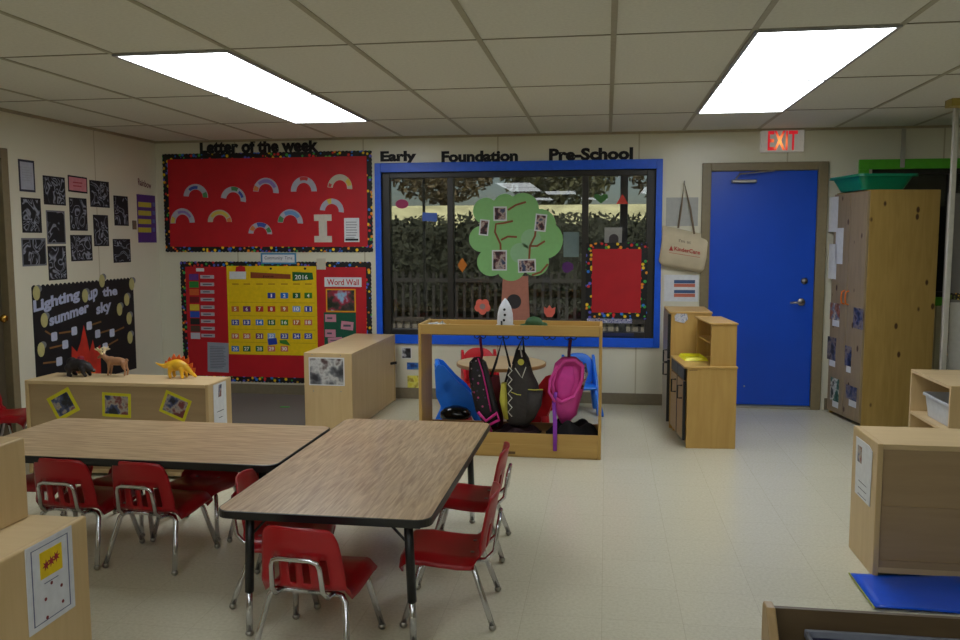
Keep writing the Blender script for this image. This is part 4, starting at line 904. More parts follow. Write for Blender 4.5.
# ------------------------------------------------------------------ round table group behind the locker
t = thing('round_table', 'low round table with a light wooden top behind the coat locker', 'table', (-.80, -.98, 0))
rc = (-.80, -.98, 0)
build('tabletop', MB().lathe([(.335, .475), (.345, .48), (.345, .495), (.34, .5)], rc, 48), MAPLE, t)
build('edge_band', MB().lathe([(.3455, .472), (.349, .476), (.349, .496), (.3455, .498)], rc, 48), mat('table_edge_wood', (170, 130, 80), .5), t)
for k in range(4):
    a = PI/4+k*PI/2; x, y = rc[0]+.24*math.cos(a), rc[1]+.24*math.sin(a); build('leg', MB().tube([(x, y, .475), (x, y, 0)], .018, 10), MAPLEZ, t, smooth=True)
def toddler_chair(label, m, x, y, deg, s=1.0, group='moulded plastic chairs at the round table'):
    """chunky one-piece moulded chair: oval hole in the rounded back, seat, two flared side legs"""
    t = thing('toddler_chair', label, 'chair', (x, y, 0), math.radians(deg), group)
    def P(pts, y0, y1, tilt=0):
        mb = MB(); n = len(pts)
        vs = [(a*s, (y0-(b-.26)*tilt)*s, b*s) for a, b in pts]+[(a*s, (y1-(b-.26)*tilt)*s, b*s) for a, b in pts]
        return vs
    out = []; inn = []
    for k in range(28):
        th = 2*PI*k/28
        ex, ez = math.cos(th), math.sin(th)
        out.append((.155*math.copysign(abs(ex)**.7, ex)*(1-.10*max(0, ez)), .40+.16*math.copysign(abs(ez)**.75, ez)))
        inn.append((.06*ex, .43+.035*ez))
    n = 28; vs = P(out, -.15, -.12, .25)+P(inn, -.15, -.12, .25); fs = []
    for k in range(n):
        j = (k+1) % n
        fs += [(k, j, n+j, n+k), (2*n+k, 3*n+k, 3*n+j, 2*n+j), (k, 2*n+k, 2*n+j, j), (n+k, n+j, 3*n+j, 3*n+k)]
    build('backrest', MB().add(vs, fs), m, t, local=True, bevel=.008*s, smooth=True)
    build('seat', MB().loft([((0, -.14*s, .265*s), (.14*s, 0, 0), (0, 0, .018*s)), ((0, 0, .262*s), (.15*s, 0, 0), (0, 0, .018*s)), ((0, .13*s, .262*s), (.145*s, 0, 0), (0, 0, .018*s)), ((0, .15*s, .258*s), (.13*s, 0, 0), (0, 0, .01*s))]), m, t, local=True, smooth=True)
    for sx in (-1, 1):
        for sy, yy in ((-1, -.15), (1, .12)):
            build('leg', MB().loft([((sx*.125*s, yy*.75*s, .27*s), (.022*s, 0, 0), (0, .04*s, 0)), ((sx*.15*s, yy*1.0*s, .14*s), (.022*s, 0, 0), (0, .034*s, 0)), ((sx*.175*s, yy*1.35*s, .02*s), (.026*s, 0, 0), (0, .036*s, 0)), ((sx*.177*s, yy*1.36*s, .0), (.022*s, 0, 0), (0, .03*s, 0))]), m, t, local=True, smooth=True)
    for sx in (-1, 1):
        fr = Frame((sx*.150*s-.012*s, 0, 0), (0, 1, 0), (0, 0, 1))
        ol = [(-.215, .30), (-.225, .50), (-.20, .545), (-.155, .53), (-.06, .42), (.03, .34), (.10, .24), (.17, .12), (.21, .01), (.13, .01), (.05, .15), (-.05, .19), (-.12, .19), (-.17, .20)]
        hole = [(-.13+.03*math.cos(-2*PI*k/12+PI), .375+.05*math.sin(-2*PI*k/12+PI)) for k in range(13)]
        pts = [(a*s, b*s) for a, b in [ol[0]]+hole+ol]
        build('side_panel', MB().poly(fr, pts[::-1], 0, .024*s), m, t, local=True)
    return t
toddler_chair('blue moulded plastic chair with a hole in its back, left of the round table', BLUEP, -1.06, -1.20, -78, .98)
toddler_chair('blue moulded plastic chair with rounded back, right of the round table behind the pink backpack', BLUEP, -.20, -.42, 190, .86)
toddler_chair('red moulded plastic chair on the far side of the round table', mat('red_moulded', (206, 24, 40), .4), -1.03, -.50, 196, .93)
toddler_chair('red moulded plastic chair on the right of the round table, behind the grey tote', mat('red_moulded', (206, 24, 40), .4), -.47, -1.22, 60, .88)
# bag on the floor in front of the left blue chair
hp = at(457, 413, y=-1.47); x = hp.x
t = thing('drawstring_bag', 'black and red bag on the floor in front of the left blue chair', 'bag', (x, -1.47, 0))
zt = at(457, 406, y=-1.47).z
build('body', MB().loft([((x, -1.47, .003), (.09, 0, 0), (0, .06, 0)), ((x, -1.47, .04), (.115, 0, 0), (0, .075, 0)), ((x, -1.47, zt*.5), (.12, 0, 0), (0, .078, 0)), ((x, -1.47, zt-.07), (.10, 0, 0), (0, .07, 0))]), mat('red_bag_fabric', (170, 16, 34), .6), t, smooth=True)
build('flap', MB().loft([((x-.01, -1.47, zt-.085), (.112, 0, 0), (0, .078, 0)), ((x-.01, -1.47, zt-.045), (.112, 0, 0), (0, .078, 0)), ((x-.01, -1.47, zt-.015), (.08, 0, 0), (0, .06, 0)), ((x-.01, -1.47, zt), (.03, 0, 0), (0, .03, 0))]), mat('gloss_black', (14, 14, 16), .15), t, smooth=True)

# ------------------------------------------------------------------ toy animals on the left cabinet
def chain(mb, pts):
    """tapered limb of overlapping balls and tubes, points are (x, y, z, r)"""
    mb.tube([p[:3] for p in pts], [p[3] for p in pts], 10)
    for p in (pts[0], pts[-1]): mb.ell(p[:3], (p[3],)*3, 10, 6)
TY = -2.61; z = LCZ-.001
# black bear, facing right
bx_ = at(76, 376, z=z); x, y = bx_.x+.03, bx_.y; sc = 1.0
t = thing('toy_bear', 'black toy bear on the left end of the low toy cabinet', 'toy', (x, y, z))
mb = MB(); mb.ell((x-.02, y, z+.062), (.05, .032, .036), 14, 10).ell((x-.045, y, z+.07), (.032, .03, .036), 12, 8)
chain(mb, [(x+.01, y, z+.065, .03), (x+.045, y, z+.055, .024)]); chain(mb, [(x+.055, y, z+.048, .021), (x+.075, y, z+.036, .012), (x+.085, y, z+.031, .009)])
for s in (-1, 1):
    chain(mb, [(x+.025, y+s*.02, z+.05, .018), (x+.035, y+s*.022, z+.022, .012), (x+.045, y+s*.022, z+.008, .010)])
    chain(mb, [(x-.055, y+s*.02, z+.05, .022), (x-.05, y+s*.024, z+.024, .013), (x-.055, y+s*.024, z+.009, .011), (x-.04, y+s*.024, z+.007, .009)])
    mb.ell((x+.047, y+s*.014, z+.07), (.007, .005, .008), 8, 6)
build('body', mb, mat('bear_black', (30, 24, 28), .5, var=.2), t, remesh=.004)
t.scale = (1.15,)*3
build('muzzle', MB().ell((x+.082, y, z+.034), (.011, .009, .008)), mat('bear_muzzle', (120, 120, 130), .5), t, smooth=True)
# small brown figure behind the bear
t = thing('toy_figure', 'small brown and red toy standing just behind the black toy bear', 'toy', (x-.085, y+.02, z))
x2 = x-.06; y2 = y+.09
mb = MB(); mb.ell((x2, y2, z+.045), (.02, .018, .04)); chain(mb, [(x2-.01, y2, z+.03, .012), (x2-.01, y2, z+.006, .009)]); chain(mb, [(x2+.01, y2, z+.03, .012), (x2+.01, y2, z+.006, .009)])
t.location = (x2, y2, z); WM[t.name] = Matrix.Translation((x2, y2, z))
build('body', mb, mat('toy_brown', (150, 110, 70), .6), t, remesh=.004); build('head', MB().ell((x2+.008, y2, z+.098), (.024, .02, .02)), mat('toy_crimson', (150, 24, 50), .5), t, smooth=True)
# deer with pale antlers, facing left
dx_ = at(115, 376, z=z); x, y = dx_.x, dx_.y
t = thing('toy_elk', 'brown toy elk with pale antlers standing on the low toy cabinet', 'toy', (x, y, z))
mb = MB(); mb.ell((x+.015, y, z+.085), (.06, .022, .024), 14, 10).ell((x-.02, y, z+.086), (.03, .023, .028), 12, 8)
chain(mb, [(x-.035, y, z+.092, .02), (x-.06, y, z+.108, .014), (x-.07, y, z+.118, .013)]); chain(mb, [(x-.068, y, z+.118, .014), (x-.09, y, z+.108, .009), (x-.098, y, z+.104, .007)])
for s in (-1, 1):
    chain(mb, [(x-.025, y+s*.012, z+.075, .012), (x-.028, y+s*.014, z+.04, .007), (x-.034, y+s*.014, z+.008, .006)])
    chain(mb, [(x+.058, y+s*.012, z+.078, .016), (x+.064, y+s*.014, z+.05, .009), (x+.074, y+s*.014, z+.034, .006), (x+.068, y+s*.014, z+.008, .006)])
chain(mb, [(x+.075, y, z+.098, .006), (x+.085, y, z+.09, .004)])
build('body', mb, mat('elk_brown', (160, 116, 84), .5, var=.15, scale=25), t, remesh=.0035)
mb = MB()
for s in (-1, 1):
    chain(mb, [(x-.068, y+s*.008, z+.126, .007), (x-.072, y+s*.022, z+.142, .008), (x-.062, y+s*.034, z+.152, .007)])
    for (dx2, dz2) in ((-.026, .012), (-.012, .02), (.012, .018), (.022, .006)): chain(mb, [(x-.068, y+s*.026, z+.145, .006), (x-.068+dx2, y+s*.034, z+.145+dz2, .004)])
t.scale = (1.12,)*3
build('antler', mb, mat('antler_cream', (226, 206, 160), .5), t, remesh=.0025)
# orange stegosaurus, head to the left (tail), horned head right
sx_ = at(178, 378, z=z); x, y = sx_.x, sx_.y
t = thing('toy_dinosaur', 'orange and yellow spiked toy dinosaur on the right end of the low toy cabinet', 'toy', (x, y, z))
mb = MB(); mb.ell((x+.0, y, z+.07), (.055, .028, .032), 14, 10)
chain(mb, [(x-.04, y, z+.07, .022), (x-.075, y, z+.062, .013), (x-.105, y, z+.07, .007), (x-.125, y, z+.08, .004)])
chain(mb, [(x+.04, y, z+.065, .022), (x+.065, y, z+.045, .016), (x+.085, y, z+.024, .011), (x+.10, y, z+.012, .008)])
for s in (-1, 1):
    chain(mb, [(x-.03, y+s*.018, z+.055, .016), (x-.035, y+s*.022, z+.028, .010), (x-.032, y+s*.022, z+.008, .009)])
    chain(mb, [(x+.03, y+s*.018, z+.05, .014), (x+.034, y+s*.022, z+.026, .010), (x+.038, y+s*.022, z+.008, .009)])
build('body', mb, mat('dino_yellow', (236, 180, 40), .4, var=.25, scale=22), t, remesh=.004)
mb = MB()
for k, (dx2, dz2, hh) in enumerate(((-.06, .078, .02), (-.042, .09, .028), (-.02, .1, .036), (.004, .1, .034), (.026, .098, .03), (.046, .088, .034), (.064, .066, .03), (.078, .046, .026))):
    a = .15*k-.3
    fr = Frame((x+dx2, y, z+dz2-.012), (math.cos(-a), 0, math.sin(-a)), (math.sin(a), 0, math.cos(a)))
    mb.poly(fr, [(-.012, 0), (.012, 0), (.014, hh*.6), (.002, hh+.008), (-.012, hh*.6)], -.003, .003)
t.scale = (1.18,)*3
build('back_plate', mb, mat('dino_orange', (226, 96, 24), .4), t, bevel=.002)

# ------------------------------------------------------------------ red boards on the back wall
g = 'red bulletin boards on the back wall'
t = thing('bulletin_board', 'large red bulletin board with starry black border, covered with paper rainbows', 'bulletin board', (-3.1, 0, 1.36), 0, g)
U = (-4.105, 1.342, -2.098, 2.243)
build('backing', MB().poly(BK, [(U[0]+.02, U[1]+.02), (U[2]-.02, U[1]+.02), (U[2]-.02, U[3]-.02), (U[0]+.02, U[3]-.02)], .001, .006), RED, t)
build('border', scallop_strip(BK, *U, .045, .006), BORDER, t)
t = thing('bulletin_board', 'lower red bulletin board with starry border holding the yellow calendar and the word wall', 'bulletin board', (-3.1, 0, .12), 0, g)
V = (-3.965, .122, -2.118, 1.245)
build('backing', MB().poly(BK, [(V[0]+.02, V[1]+.02), (V[2]-.02, V[1]+.02), (V[2]-.02, V[3]-.02), (V[0]+.02, V[3]-.02)], .001, .006), RED, t)
build('border', scallop_strip(BK, *V, .045, .006), BORDER, t)
sheet('blank_strip', BK, (317, 258.5, 326, 269.5), mat('cream_strip', (196, 190, 170), .6), .009, .002, label='short cream strip covering the border gap beside the word wall', cat='paper')
# rainbows
def arch(cxp, y0, y1, hw_px, rot, m, label, spots):
    a0, b0, a1, b1 = rect_px(BK, cxp-hw_px, y0, cxp+hw_px, y1)
    ca = (a0+a1)/2; R1 = (a1-a0)/2; R2 = R1*.58; hy = (b1-b0)/R1
    r = math.radians(rot); n = 18
    def pt(R, th): 
        u, v = R*math.cos(th), R*math.sin(th)*hy*.98; return (ca+u*math.cos(r)-v*math.sin(r), b0+u*math.sin(r)+v*math.cos(r))
    t = thing('paper_rainbow', label, 'paper rainbow', BK.p(ca, b0, .009), 0, 'paper rainbows on the red board')
    def ring(Ra, Rb, t0, t1, d, th):
        out = [pt(Ra, t0+(t1-t0)*k/n) for k in range(n+1)]; inn = [pt(Rb, t0+(t1-t0)*k/n) for k in range(n+1)]
        mb = MB()
        vs = [BK.p(*p, d) for p in out]+[BK.p(*p, d) for p in inn]+[BK.p(*p, d+th) for p in out]+[BK.p(*p, d+th) for p in inn]; N_ = n+1; fs = []
        for k in range(n): fs += [(k, k+1, N_+k+1, N_+k), (2*N_+k, 3*N_+k, 3*N_+k+1, 2*N_+k+1), (k, 2*N_+k, 2*N_+k+1, k+1), (N_+k, N_+k+1, 3*N_+k+1, 3*N_+k)]
        fs += [(0, N_, 3*N_, 2*N_), (n, 2*N_+n, 3*N_+n, N_+n)]
        return mb.add(vs, fs)
    build('arch', ring(R1, R2, .0, PI, .007, .0015), m, t)
    for (ra, rb, t0, t1, mm) in spots: build('crayon_patch', ring(R1*ra, R1*rb, t0, t1, .0086, .0004), mm, t)
RW = mat('rainbow_paper', (176, 176, 192), .7); RWW = mat('rainbow_paper_warm', (190, 184, 166), .7)
cg = mat('crayon_green', (70, 130, 80), .7); cb = mat('crayon_blue', (60, 80, 170), .7); co = mat('crayon_orange', (214, 130, 70), .7); cy = mat('crayon_yellow', (214, 190, 80), .7); cr2 = mat('crayon_red', (190, 60, 60), .7); cp = mat('crayon_lilac', (140, 120, 190), .7)
arch(196, 183.8, 197, 12.2, -4, RW, 'white paper rainbow with a green right foot, leftmost in the upper row', [(.95, .6, 0, .5, cg), (.85, .62, 1.4, 2.4, cb)])
arch(233.5, 186.3, 200, 12.6, -10, RW, 'white paper rainbow with dark green at its crown, second in the upper row', [(.98, .7, 1.3, 1.9, cg), (.85, .65, .4, 1.1, cb)])
arch(266, 177.5, 192.3, 12.8, -5, RW, 'lilac-shaded paper rainbow with an orange left foot, third in the upper row', [(.9, .66, .5, 2.4, cp), (.98, .62, 2.7, 3.1, co)])
arch(304, 176.3, 191.5, 13, 0, RW, 'paper rainbow with a red crown, fourth in the upper row', [(.98, .75, 1.2, 1.9, cr2)])
arch(340, 174, 188.3, 12.4, -5, RWW, 'paper rainbow with a yellow right side, rightmost in the upper row', [(.97, .65, .3, .9, cy), (.95, .7, 2.8, 3.1, cr2)])
arch(182.8, 208, 223, 12.2, 2, RW, 'paper rainbow with a yellow left foot, leftmost in the lower row', [(.95, .65, 2.6, 3.1, cy), (.85, .68, .5, 2.0, cp)])
arch(220, 209.5, 222, 12, 0, RWW, 'yellow-shaded paper rainbow, second in the lower row', [(.9, .65, .5, 2.6, cy), (.95, .62, 0, .4, co)])
arch(260.5, 222, 233.8, 11.8, -2, RW, 'multicoloured dark paper rainbow, the lowest of all', [(.98, .62, 1.0, 1.9, cb), (.95, .6, 2.3, 2.8, co), (.95, .62, .2, .7, cg)])
arch(290.5, 209, 223, 12.6, -3, RW, 'bluish paper rainbow with a green left foot, near the centre of the lower row', [(.9, .62, .6, 2.2, mat('crayon_sky', (110, 150, 200), .7)), (.98, .6, 2.6, 3.1, cg)])
arch(332, 198.3, 211.3, 12, -6, RW, 'paper rainbow with a yellow spot at its crown, directly above the letter I', [(1.0, .6, 1.7, 2.1, cy)])
ia0, ib0, ia1, ib1 = rect_px(BK, 314.5, 214.5, 332, 242.3); w_ = ia1-ia0; h_ = ib1-ib0; q1, q2 = w_*.27, h_*.23
I_ = [(ia0, ib0), (ia1, ib0), (ia1, ib0+q2), (ia1-q1, ib0+q2), (ia1-q1, ib1-q2), (ia1, ib1-q2), (ia1, ib1), (ia0, ib1), (ia0, ib1-q2), (ia0+q1, ib1-q2), (ia0+q1, ib0+q2), (ia0, ib0+q2)]
build('paper_letter', MB().poly(BK, I_, .007, .010), mat('letter_cream', (206, 200, 188), .6), label='large cream paper letter I on the upper red board', cat='letter')
def note(name, box, label, cat, n, m=PAPER, d0=.007, rot=0, group=None, seed=1, fr=BK, ink=None):
    t = thing(name, label, cat, fr.p(*rect_px(fr, *box)[:2], d0), 0, group)
    o = sheet('sheet', fr, box, m, d0, .0015, rot, parent=t)
    if n: build('printed_text', lines_mb(fr, box, n, d0+.0015, seed=seed), ink or INK, t)
    return t
LT = mat('faint_ink', (150, 154, 164), .7)
note('printed_note', (344.5, 218, 359.5, 242), 'white printed note beside the letter I on the upper red board', 'paper', 7, ink=LT, seed=4)
build('ink_band', MB().poly(BK, [(lambda r: (r[0]+.01, r[1]+.012))(rect_px(BK, 344.5, 218, 359.5, 242)), (lambda r: (r[2]-.01, r[1]+.012))(rect_px(BK, 344.5, 218, 359.5, 242)), (lambda r: (r[2]-.01, r[1]+.03))(rect_px(BK, 344.5, 218, 359.5, 242)), (lambda r: (r[0]+.01, r[1]+.03))(rect_px(BK, 344.5, 218, 359.5, 242))], .0088, .0094), BLACK, bpy.data.objects['printed_note'])
note('printed_note', (208, 342.5, 229, 372), 'grey typed sheet on the lower red board under the colour chart', 'paper', 14, mat('paper_grey', (150, 156, 170), .6), ink=mat('typed_ink', (100, 104, 118), .7), rot=-1.5, seed=7)
# calendar
ca0, cb0, ca1, cb1 = rect_px(BK, 228.2, 266, 317.3, 354.8)
t = thing('calendar_chart', 'yellow pocket calendar chart of June 2016 on the lower red board', 'calendar', BK.p((ca0+ca1)/2, cb0, .007))
build('chart', MB().poly(BK, [(ca0, cb0), (ca1, cb0), (ca1, cb1), (ca0, cb1)], .007, .010), YEL, t)
mb = MB()
for yr in (302.5, 316, 329.5, 342.5): 
    a_, b_ = BK.px(272, yr); mb.box(ca0+.02, ca1-.02, -.0106, -.0098, b_-.002, b_+.002)
build('pocket_seam', mb, mat('yellow_seam', (190, 160, 10), .5), t)
ban = build('banner', MB().poly(BK, [BK.px(251, 278), BK.px(291, 279), BK.px(291, 274.3), BK.px(251, 272)], .0102, .0115), mat('brown_banner', (140, 66, 30), .6), t)
a_, b_ = BK.px(263, 277.6); build('banner_text', text_mb(BK, 'June', a_, b_, .11, .022, .0118), mat('banner_ink', (70, 30, 16), .7), ban)
yc = build('year_card', MB().poly(BK, [BK.px(293, 281), BK.px(313.8, 279.5), BK.px(312.8, 272.6), BK.px(292.6, 271.8)], .0102, .0115), mat('green_card', (16, 96, 40), .6), t)
a_, b_ = BK.px(295.3, 279.3); build('year_text', text_mb(BK, '2016', a_, b_, .125, .042, .0118), PAPER, yc)
build('note_card', MB().poly(BK, [BK.px(230, 279), BK.px(246.5, 279), BK.px(246.5, 271.5), BK.px(230, 271.5)], .0102, .0115), PAPER, t)
build('apple_picture', MB().poly(BK, [BK.px(236, 271.5), BK.px(246, 271.5), BK.px(245.5, 266.8), BK.px(241, 265.6), BK.px(236.5, 267)], .0112, .0122), mat('apple_red', (190, 30, 30), .5), t)
mb = MB()
for cxp in (271.3, 305.5):
    a_, b_ = BK.px(cxp, 268.6); mb.lathe([(.011, 0), (.011, -.004)], BK.p(a_, b_, .010), 10, 'y')
build('hanger_eyelet', mb, BLKM, t)
colx = [235.8, 247.3, 260, 271.9, 284.8, 297, 308.7]; rowy = [295.5, 308.9, 322.3, 336, 348.6]
mb = MB()
for cxp in colx: a_, b_ = BK.px(cxp, 284); mb.box(a_-.032, a_+.032, -.0106, -.0098, b_-.005, b_+.005)
build('weekday_text', mb, mat('weekday_ink', (170, 120, 20), .7), t)
cc = [mat('card_blue', (30, 60, 170), .5), mat('card_sky', (20, 110, 210), .5), mat('card_green', (10, 96, 50), .5), mat('card_leaf', (60, 130, 40), .5), mat('card_rust', (200, 110, 50), .5), mat('card_purple', (110, 40, 110), .5), mat('card_red', (190, 50, 40), .5), mat('card_pale', (120, 160, 220), .5), mat('card_rose', (206, 110, 90), .5)]
kc = [0,1,2,3, 4,5,6,6,4,7,0, 0,0,1,2,3,4,8, 8,8,5,7,0,0,0, 1,2,2,8,8]
NUMC = mat('number_white', (228, 228, 228), .5)
for d in range(1, 31):
    idx = d+2; r_, c_ = idx//7, idx % 7
    a_, b_ = BK.px(colx[c_], rowy[r_]); hw, hh = .037, .026
    cd = build('date_card', MB().poly(BK, [(a_-hw, b_-hh), (a_+hw, b_-hh), (a_+hw, b_+hh), (a_-hw, b_+hh)], .0102, .0116), cc[kc[d-1]], t)
    s = str(d); ww = .05 if len(s) == 2 else (.013 if s == '1' else .024)
    build('date_number', text_mb(BK, s, a_-ww/2, b_-.017, ww, .034, .0119, bold=.03), NUMC, cd)
build('book_picture', MB().poly(BK, [BK.px(269, 345), BK.px(278, 344), BK.px(277, 337.8), BK.px(268, 339)], .0118, .0128), cc[0], t)
build('leaf_picture', MB().poly(BK, [BK.px(280.5, 343), BK.px(291, 345.5), BK.px(287, 339.8), BK.px(280, 340)], .0118, .0128), cc[3], t)
# community sign
t = note('title_sign', (261.3, 253, 296.7, 264), 'white sign with blue edge reading Community Time above the calendar', 'sign', 0, mat('sign_blue_edge', (60, 140, 190), .5), d0=.010)
q = rect_px(BK, 263, 254.6, 295, 262.4); build('face', MB().poly(BK, [(q[0], q[1]), (q[2], q[1]), (q[2], q[3]), (q[0], q[3])], .0116, .0124), PAPER, t)
build('lettering', text_mb(BK, 'Community  Time', q[0]+.02, q[1]+.018, q[2]-q[0]-.04, .04, .0127, bold=.0), mat('grey_ink', (90, 100, 116), .7), t)
# word wall
t = note('title_sign', (324.8, 277.3, 361.8, 286.8), 'white sign with red letters reading Word Wall', 'sign', 0, d0=.008)
q = rect_px(BK, 324.8, 277.3, 361.8, 286.8); build('lettering', text_mb(BK, 'Word Wall', q[0]+.025, q[1]+.016, q[2]-q[0]-.05, (q[3]-q[1])*.62, .0098, bold=.015), mat('letter_red', (190, 20, 40), .6), t)
photo_card('mounted_photo', 'photo in a yellow frame on the lower red board below the Word Wall sign', BK, (326.3, 288.8, 356, 312), mat('orange_frame', (226, 160, 20), .5), 0, blotch('photo_d', [(20, 40, 24), (70, 60, 60), (170, 40, 70), (150, 190, 220)], 9), .012, d0=.0075)
g = thing('word_card_panel', 'dark green panel with pink word notes below the yellow-framed photo', 'paper', BK.p(*rect_px(BK, 324, 312, 356.4, 346)[:2], .007))
sheet('panel', BK, (324.4, 312.4, 356.4, 346), mat('dark_green_paper', (10, 86, 62), .7), .007, .0015, parent=g)
for i, (b, r_) in enumerate((((325.4, 314.3, 336.4, 321.8), 0), ((341.4, 321.4, 353.6, 329.7), -6), ((325.4, 329.4, 336, 337), 0), ((328.3, 337.3, 342.6, 343.3), 4))):
    w__ = sheet('pink_note', BK, b, mat('pink_paper', (206, 140, 160), .6), .0086, .001, r_, parent=g)
    build('written_word', lines_mb(BK, (b[0]+1, b[1]+2.2, b[2]-1, b[3]-2.2), 1, .0097, thick=.7, seed=i), INK, w__)
# colour chart
cols = [('purple', (100, 50, 140)), ('green', (40, 130, 50)), ('orange', (210, 96, 40)), ('dark red', (110, 10, 24)), ('yellow', (214, 190, 50)), ('blue', (40, 80, 190)), ('black', (24, 22, 24)), ('brown', (80, 56, 44)), ('white', (190, 194, 206))]
ys = [277, 284.5, 292, 299.7, 307.3, 314.3, 321.4, 328.6, 335.7]
for i, ((n_, c_), y_) in enumerate(zip(cols, ys)):
    s_ = .45*i/2
    t = thing('colour_word_card', '%s colour swatch with its white word strip on the lower red board' % n_, 'card', BK.p(*BK.px(190+s_, y_), .007), 0, 'colour swatches on the red board')
    sheet('swatch', BK, (189.4+s_, y_-3.1, 198.8+s_, y_+3.1), mat('swatch_'+n_.replace(' ', '_'), c_, .6), .007, .001, parent=t)
    sheet('word_strip', BK, (200.6+s_*.6, y_-1.9, 214.4+s_*.4, y_+1.5), mat('strip_grey', (178, 170, 180), .6), .007, .001, parent=t)
    build('written_word', lines_mb(BK, (201.6+s_*.6, y_-1.5, 214+s_*.4, y_+1.1), 1, .0081, thick=.5, seed=i), INK, t)
sheet('small_tag', BK, (196.5, 268.2, 204.5, 271.4), PAPER, .0075, .001, label='small white tag above the colour swatches', cat='label')
# ------------------------------------------------------------------ lettering on the wall
def letters(s, x0, y0, x1, y1, label, fr=BK, m=BLACK, d=.0035, name='wall_lettering', bold=.05, group='black cut-out words on the back wall', thick=.003, slope=0):
    (a0, b0), (a1, b1) = fr.px(x0, y1), fr.px(x1, y1); bt = fr.px(x0, y0)[1]
    return build(name, text_mb(fr, s, a0, b0, a1-a0, bt-b0, d, bold=bold, slope=(b1-b0)/(a1-a0)*0+slope, thick=thick), m, label=label, cat='lettering', group=group)
letters('Early', 380.5, 151.3, 416.5, 164.6, 'black cut-out word Early above the left part of the window')
letters('Foundation', 441.5, 151.3, 518, 162.6, 'black cut-out word Foundation above the middle of the window')
letters('Pre-School', 549, 148.5, 633, 161, 'black cut-out word Pre-School above the right part of the window')
letters('Letter of the week', 200.5, 140.5, 319, 154.2, 'black cut-out title Letter of the week above the upper red board', d=.012)
# small pictures low on the wall left of the locker
photo_card('taped_photo', 'small black and white photo on the wall left of the coat locker', BK, (401.8, 347.5, 411.5, 358.5), PAPER, 0, blotch('photo_bw', [(16, 16, 20), (60, 60, 66), (200, 200, 204)], 16), .006)
sheet('blue_picture', BK, (407, 362.5, 420, 369.5), blotch('landscape_print', [(20, 50, 110), (50, 110, 190), (120, 150, 90)], 14), .001, .002, label='small blue landscape picture on the wall left of the coat locker', cat='picture')
sheet('yellow_picture', BK, (407.5, 375.5, 418.5, 388.5), blotch('yellow_print', [(216, 206, 60), (226, 220, 110), (170, 150, 60)], 20), .001, .002, label='small yellow picture low on the wall left of the coat locker', cat='picture')
# right of the window: clear sheet, bag, poster
sheet('clear_sleeve', BK, (666, 197.5, 698, 226), mat('clear_sleeve_grey', (176, 178, 176), .15), .001, .002, label='clear plastic sleeve on the wall behind the canvas bag', cat='paper')
note('safety_poster', (664, 274.8, 698.5, 301.5), 'white notice with two blue and orange blocks on the wall below the canvas bag', 'poster', 0, d0=.001)
po = bpy.data.objects['safety_poster']
for (y0_, y1_, mm) in ((280, 283.4, mat('notice_blue', (60, 86, 130), .6)), (283.8, 287, mat('notice_orange', (196, 110, 90), .6)), (290, 293.2, mat('notice_blue', (60, 86, 130), .6)), (293.6, 297, mat('notice_orange', (196, 110, 90), .6))):
    sheet('printed_block', BK, (674, y0_, 695, y1_), mm, .0026, .0006, parent=po)
tb = thing('canvas_bag', 'cream canvas tote bag with red lettering hanging on the wall beside the blue door', 'bag', (.6, -.03, 1.1))
q = [BK.px(*p) for p in ((660, 261), (663, 226.5), (708, 236), (702.5, 271), (690, 267.5), (672, 262.5))]
CAN = mat('canvas_cream', (196, 184, 156), .8, var=.08, scale=9)
def fr_loft(qs, d0, d1):  # pillow from stacked left/right pixel pairs
    out = []
    for (xl, yl, xr, yr, dp) in qs:
        a_, b_ = Vector(BK.p(*BK.px(xl, yl), 0)), Vector(BK.p(*BK.px(xr, yr), 0)); out.append(((a_+b_)/2+Vector((0, -dp-.006, 0)), (b_-a_)/2, Vector((0, dp, 0))))
    return out
body = build('body', MB().loft(fr_loft([(662.5, 225.5, 708, 235, .006), (662, 233, 707.5, 243, .018), (660.5, 247, 706, 258, .03), (658.5, 261, 703.5, 269, .034), (661.5, 265.5, 700, 273, .02)], 0, 0), n=32, e=4), CAN, tb, smooth=True)
build('strap', MB().tube([(lambda p: (p[0], -.03, p[1]))(BK.px(*pp)) for pp in ((678, 228), (681, 208), (684, 183), (690, 208), (694, 234))], .008, 8), mat('canvas_strap', (120, 104, 84), .8), tb)
build('wall_hook', MB().tube([(lambda p: (p[0], -.0, p[1]))(BK.px(684, 184)), (lambda p: (p[0], -.045, p[1]))(BK.px(684, 184)), (lambda p: (p[0], -.05, p[1]))(BK.px(684, 181))], .005, 6), STEEL, label='small metal hook holding the canvas bag', cat='hook')
sl = -.10
a_, b_ = BK.px(670.5, 248.5)
FBg = Frame((0, -.074, 0), (1, 0, 0), (0, 0, 1))
a_, b_ = FBg.px(669, 249); a2, _ = FBg.px(700, 253)
build('brand_print', text_mb(FBg, 'KinderCare', a_+.045, b_-.012, a2-a_-.045, .035, 0, bold=.02, slope=-.17), mat('print_red', (180, 60, 56), .6), tb)
build('logo_mark', MB().poly(FBg, [(a_, b_-.012), (a_+.035, b_-.016), (a_+.018, b_+.03)], -.001, .0).poly(FBg, [(a_, b_-.028), (a2, b_-.07), (a2, b_-.073), (a_, b_-.031)], -.001, .0), mat('print_red', (180, 60, 56), .6), tb)
a_, b_ = FBg.px(679, 242); build('small_print', text_mb(FBg, "I'm at", a_, b_, .10, .028, -.01, bold=0, slope=-.17), mat('print_grey', (120, 112, 104), .7), tb)
for ch in tb.children:
    pass
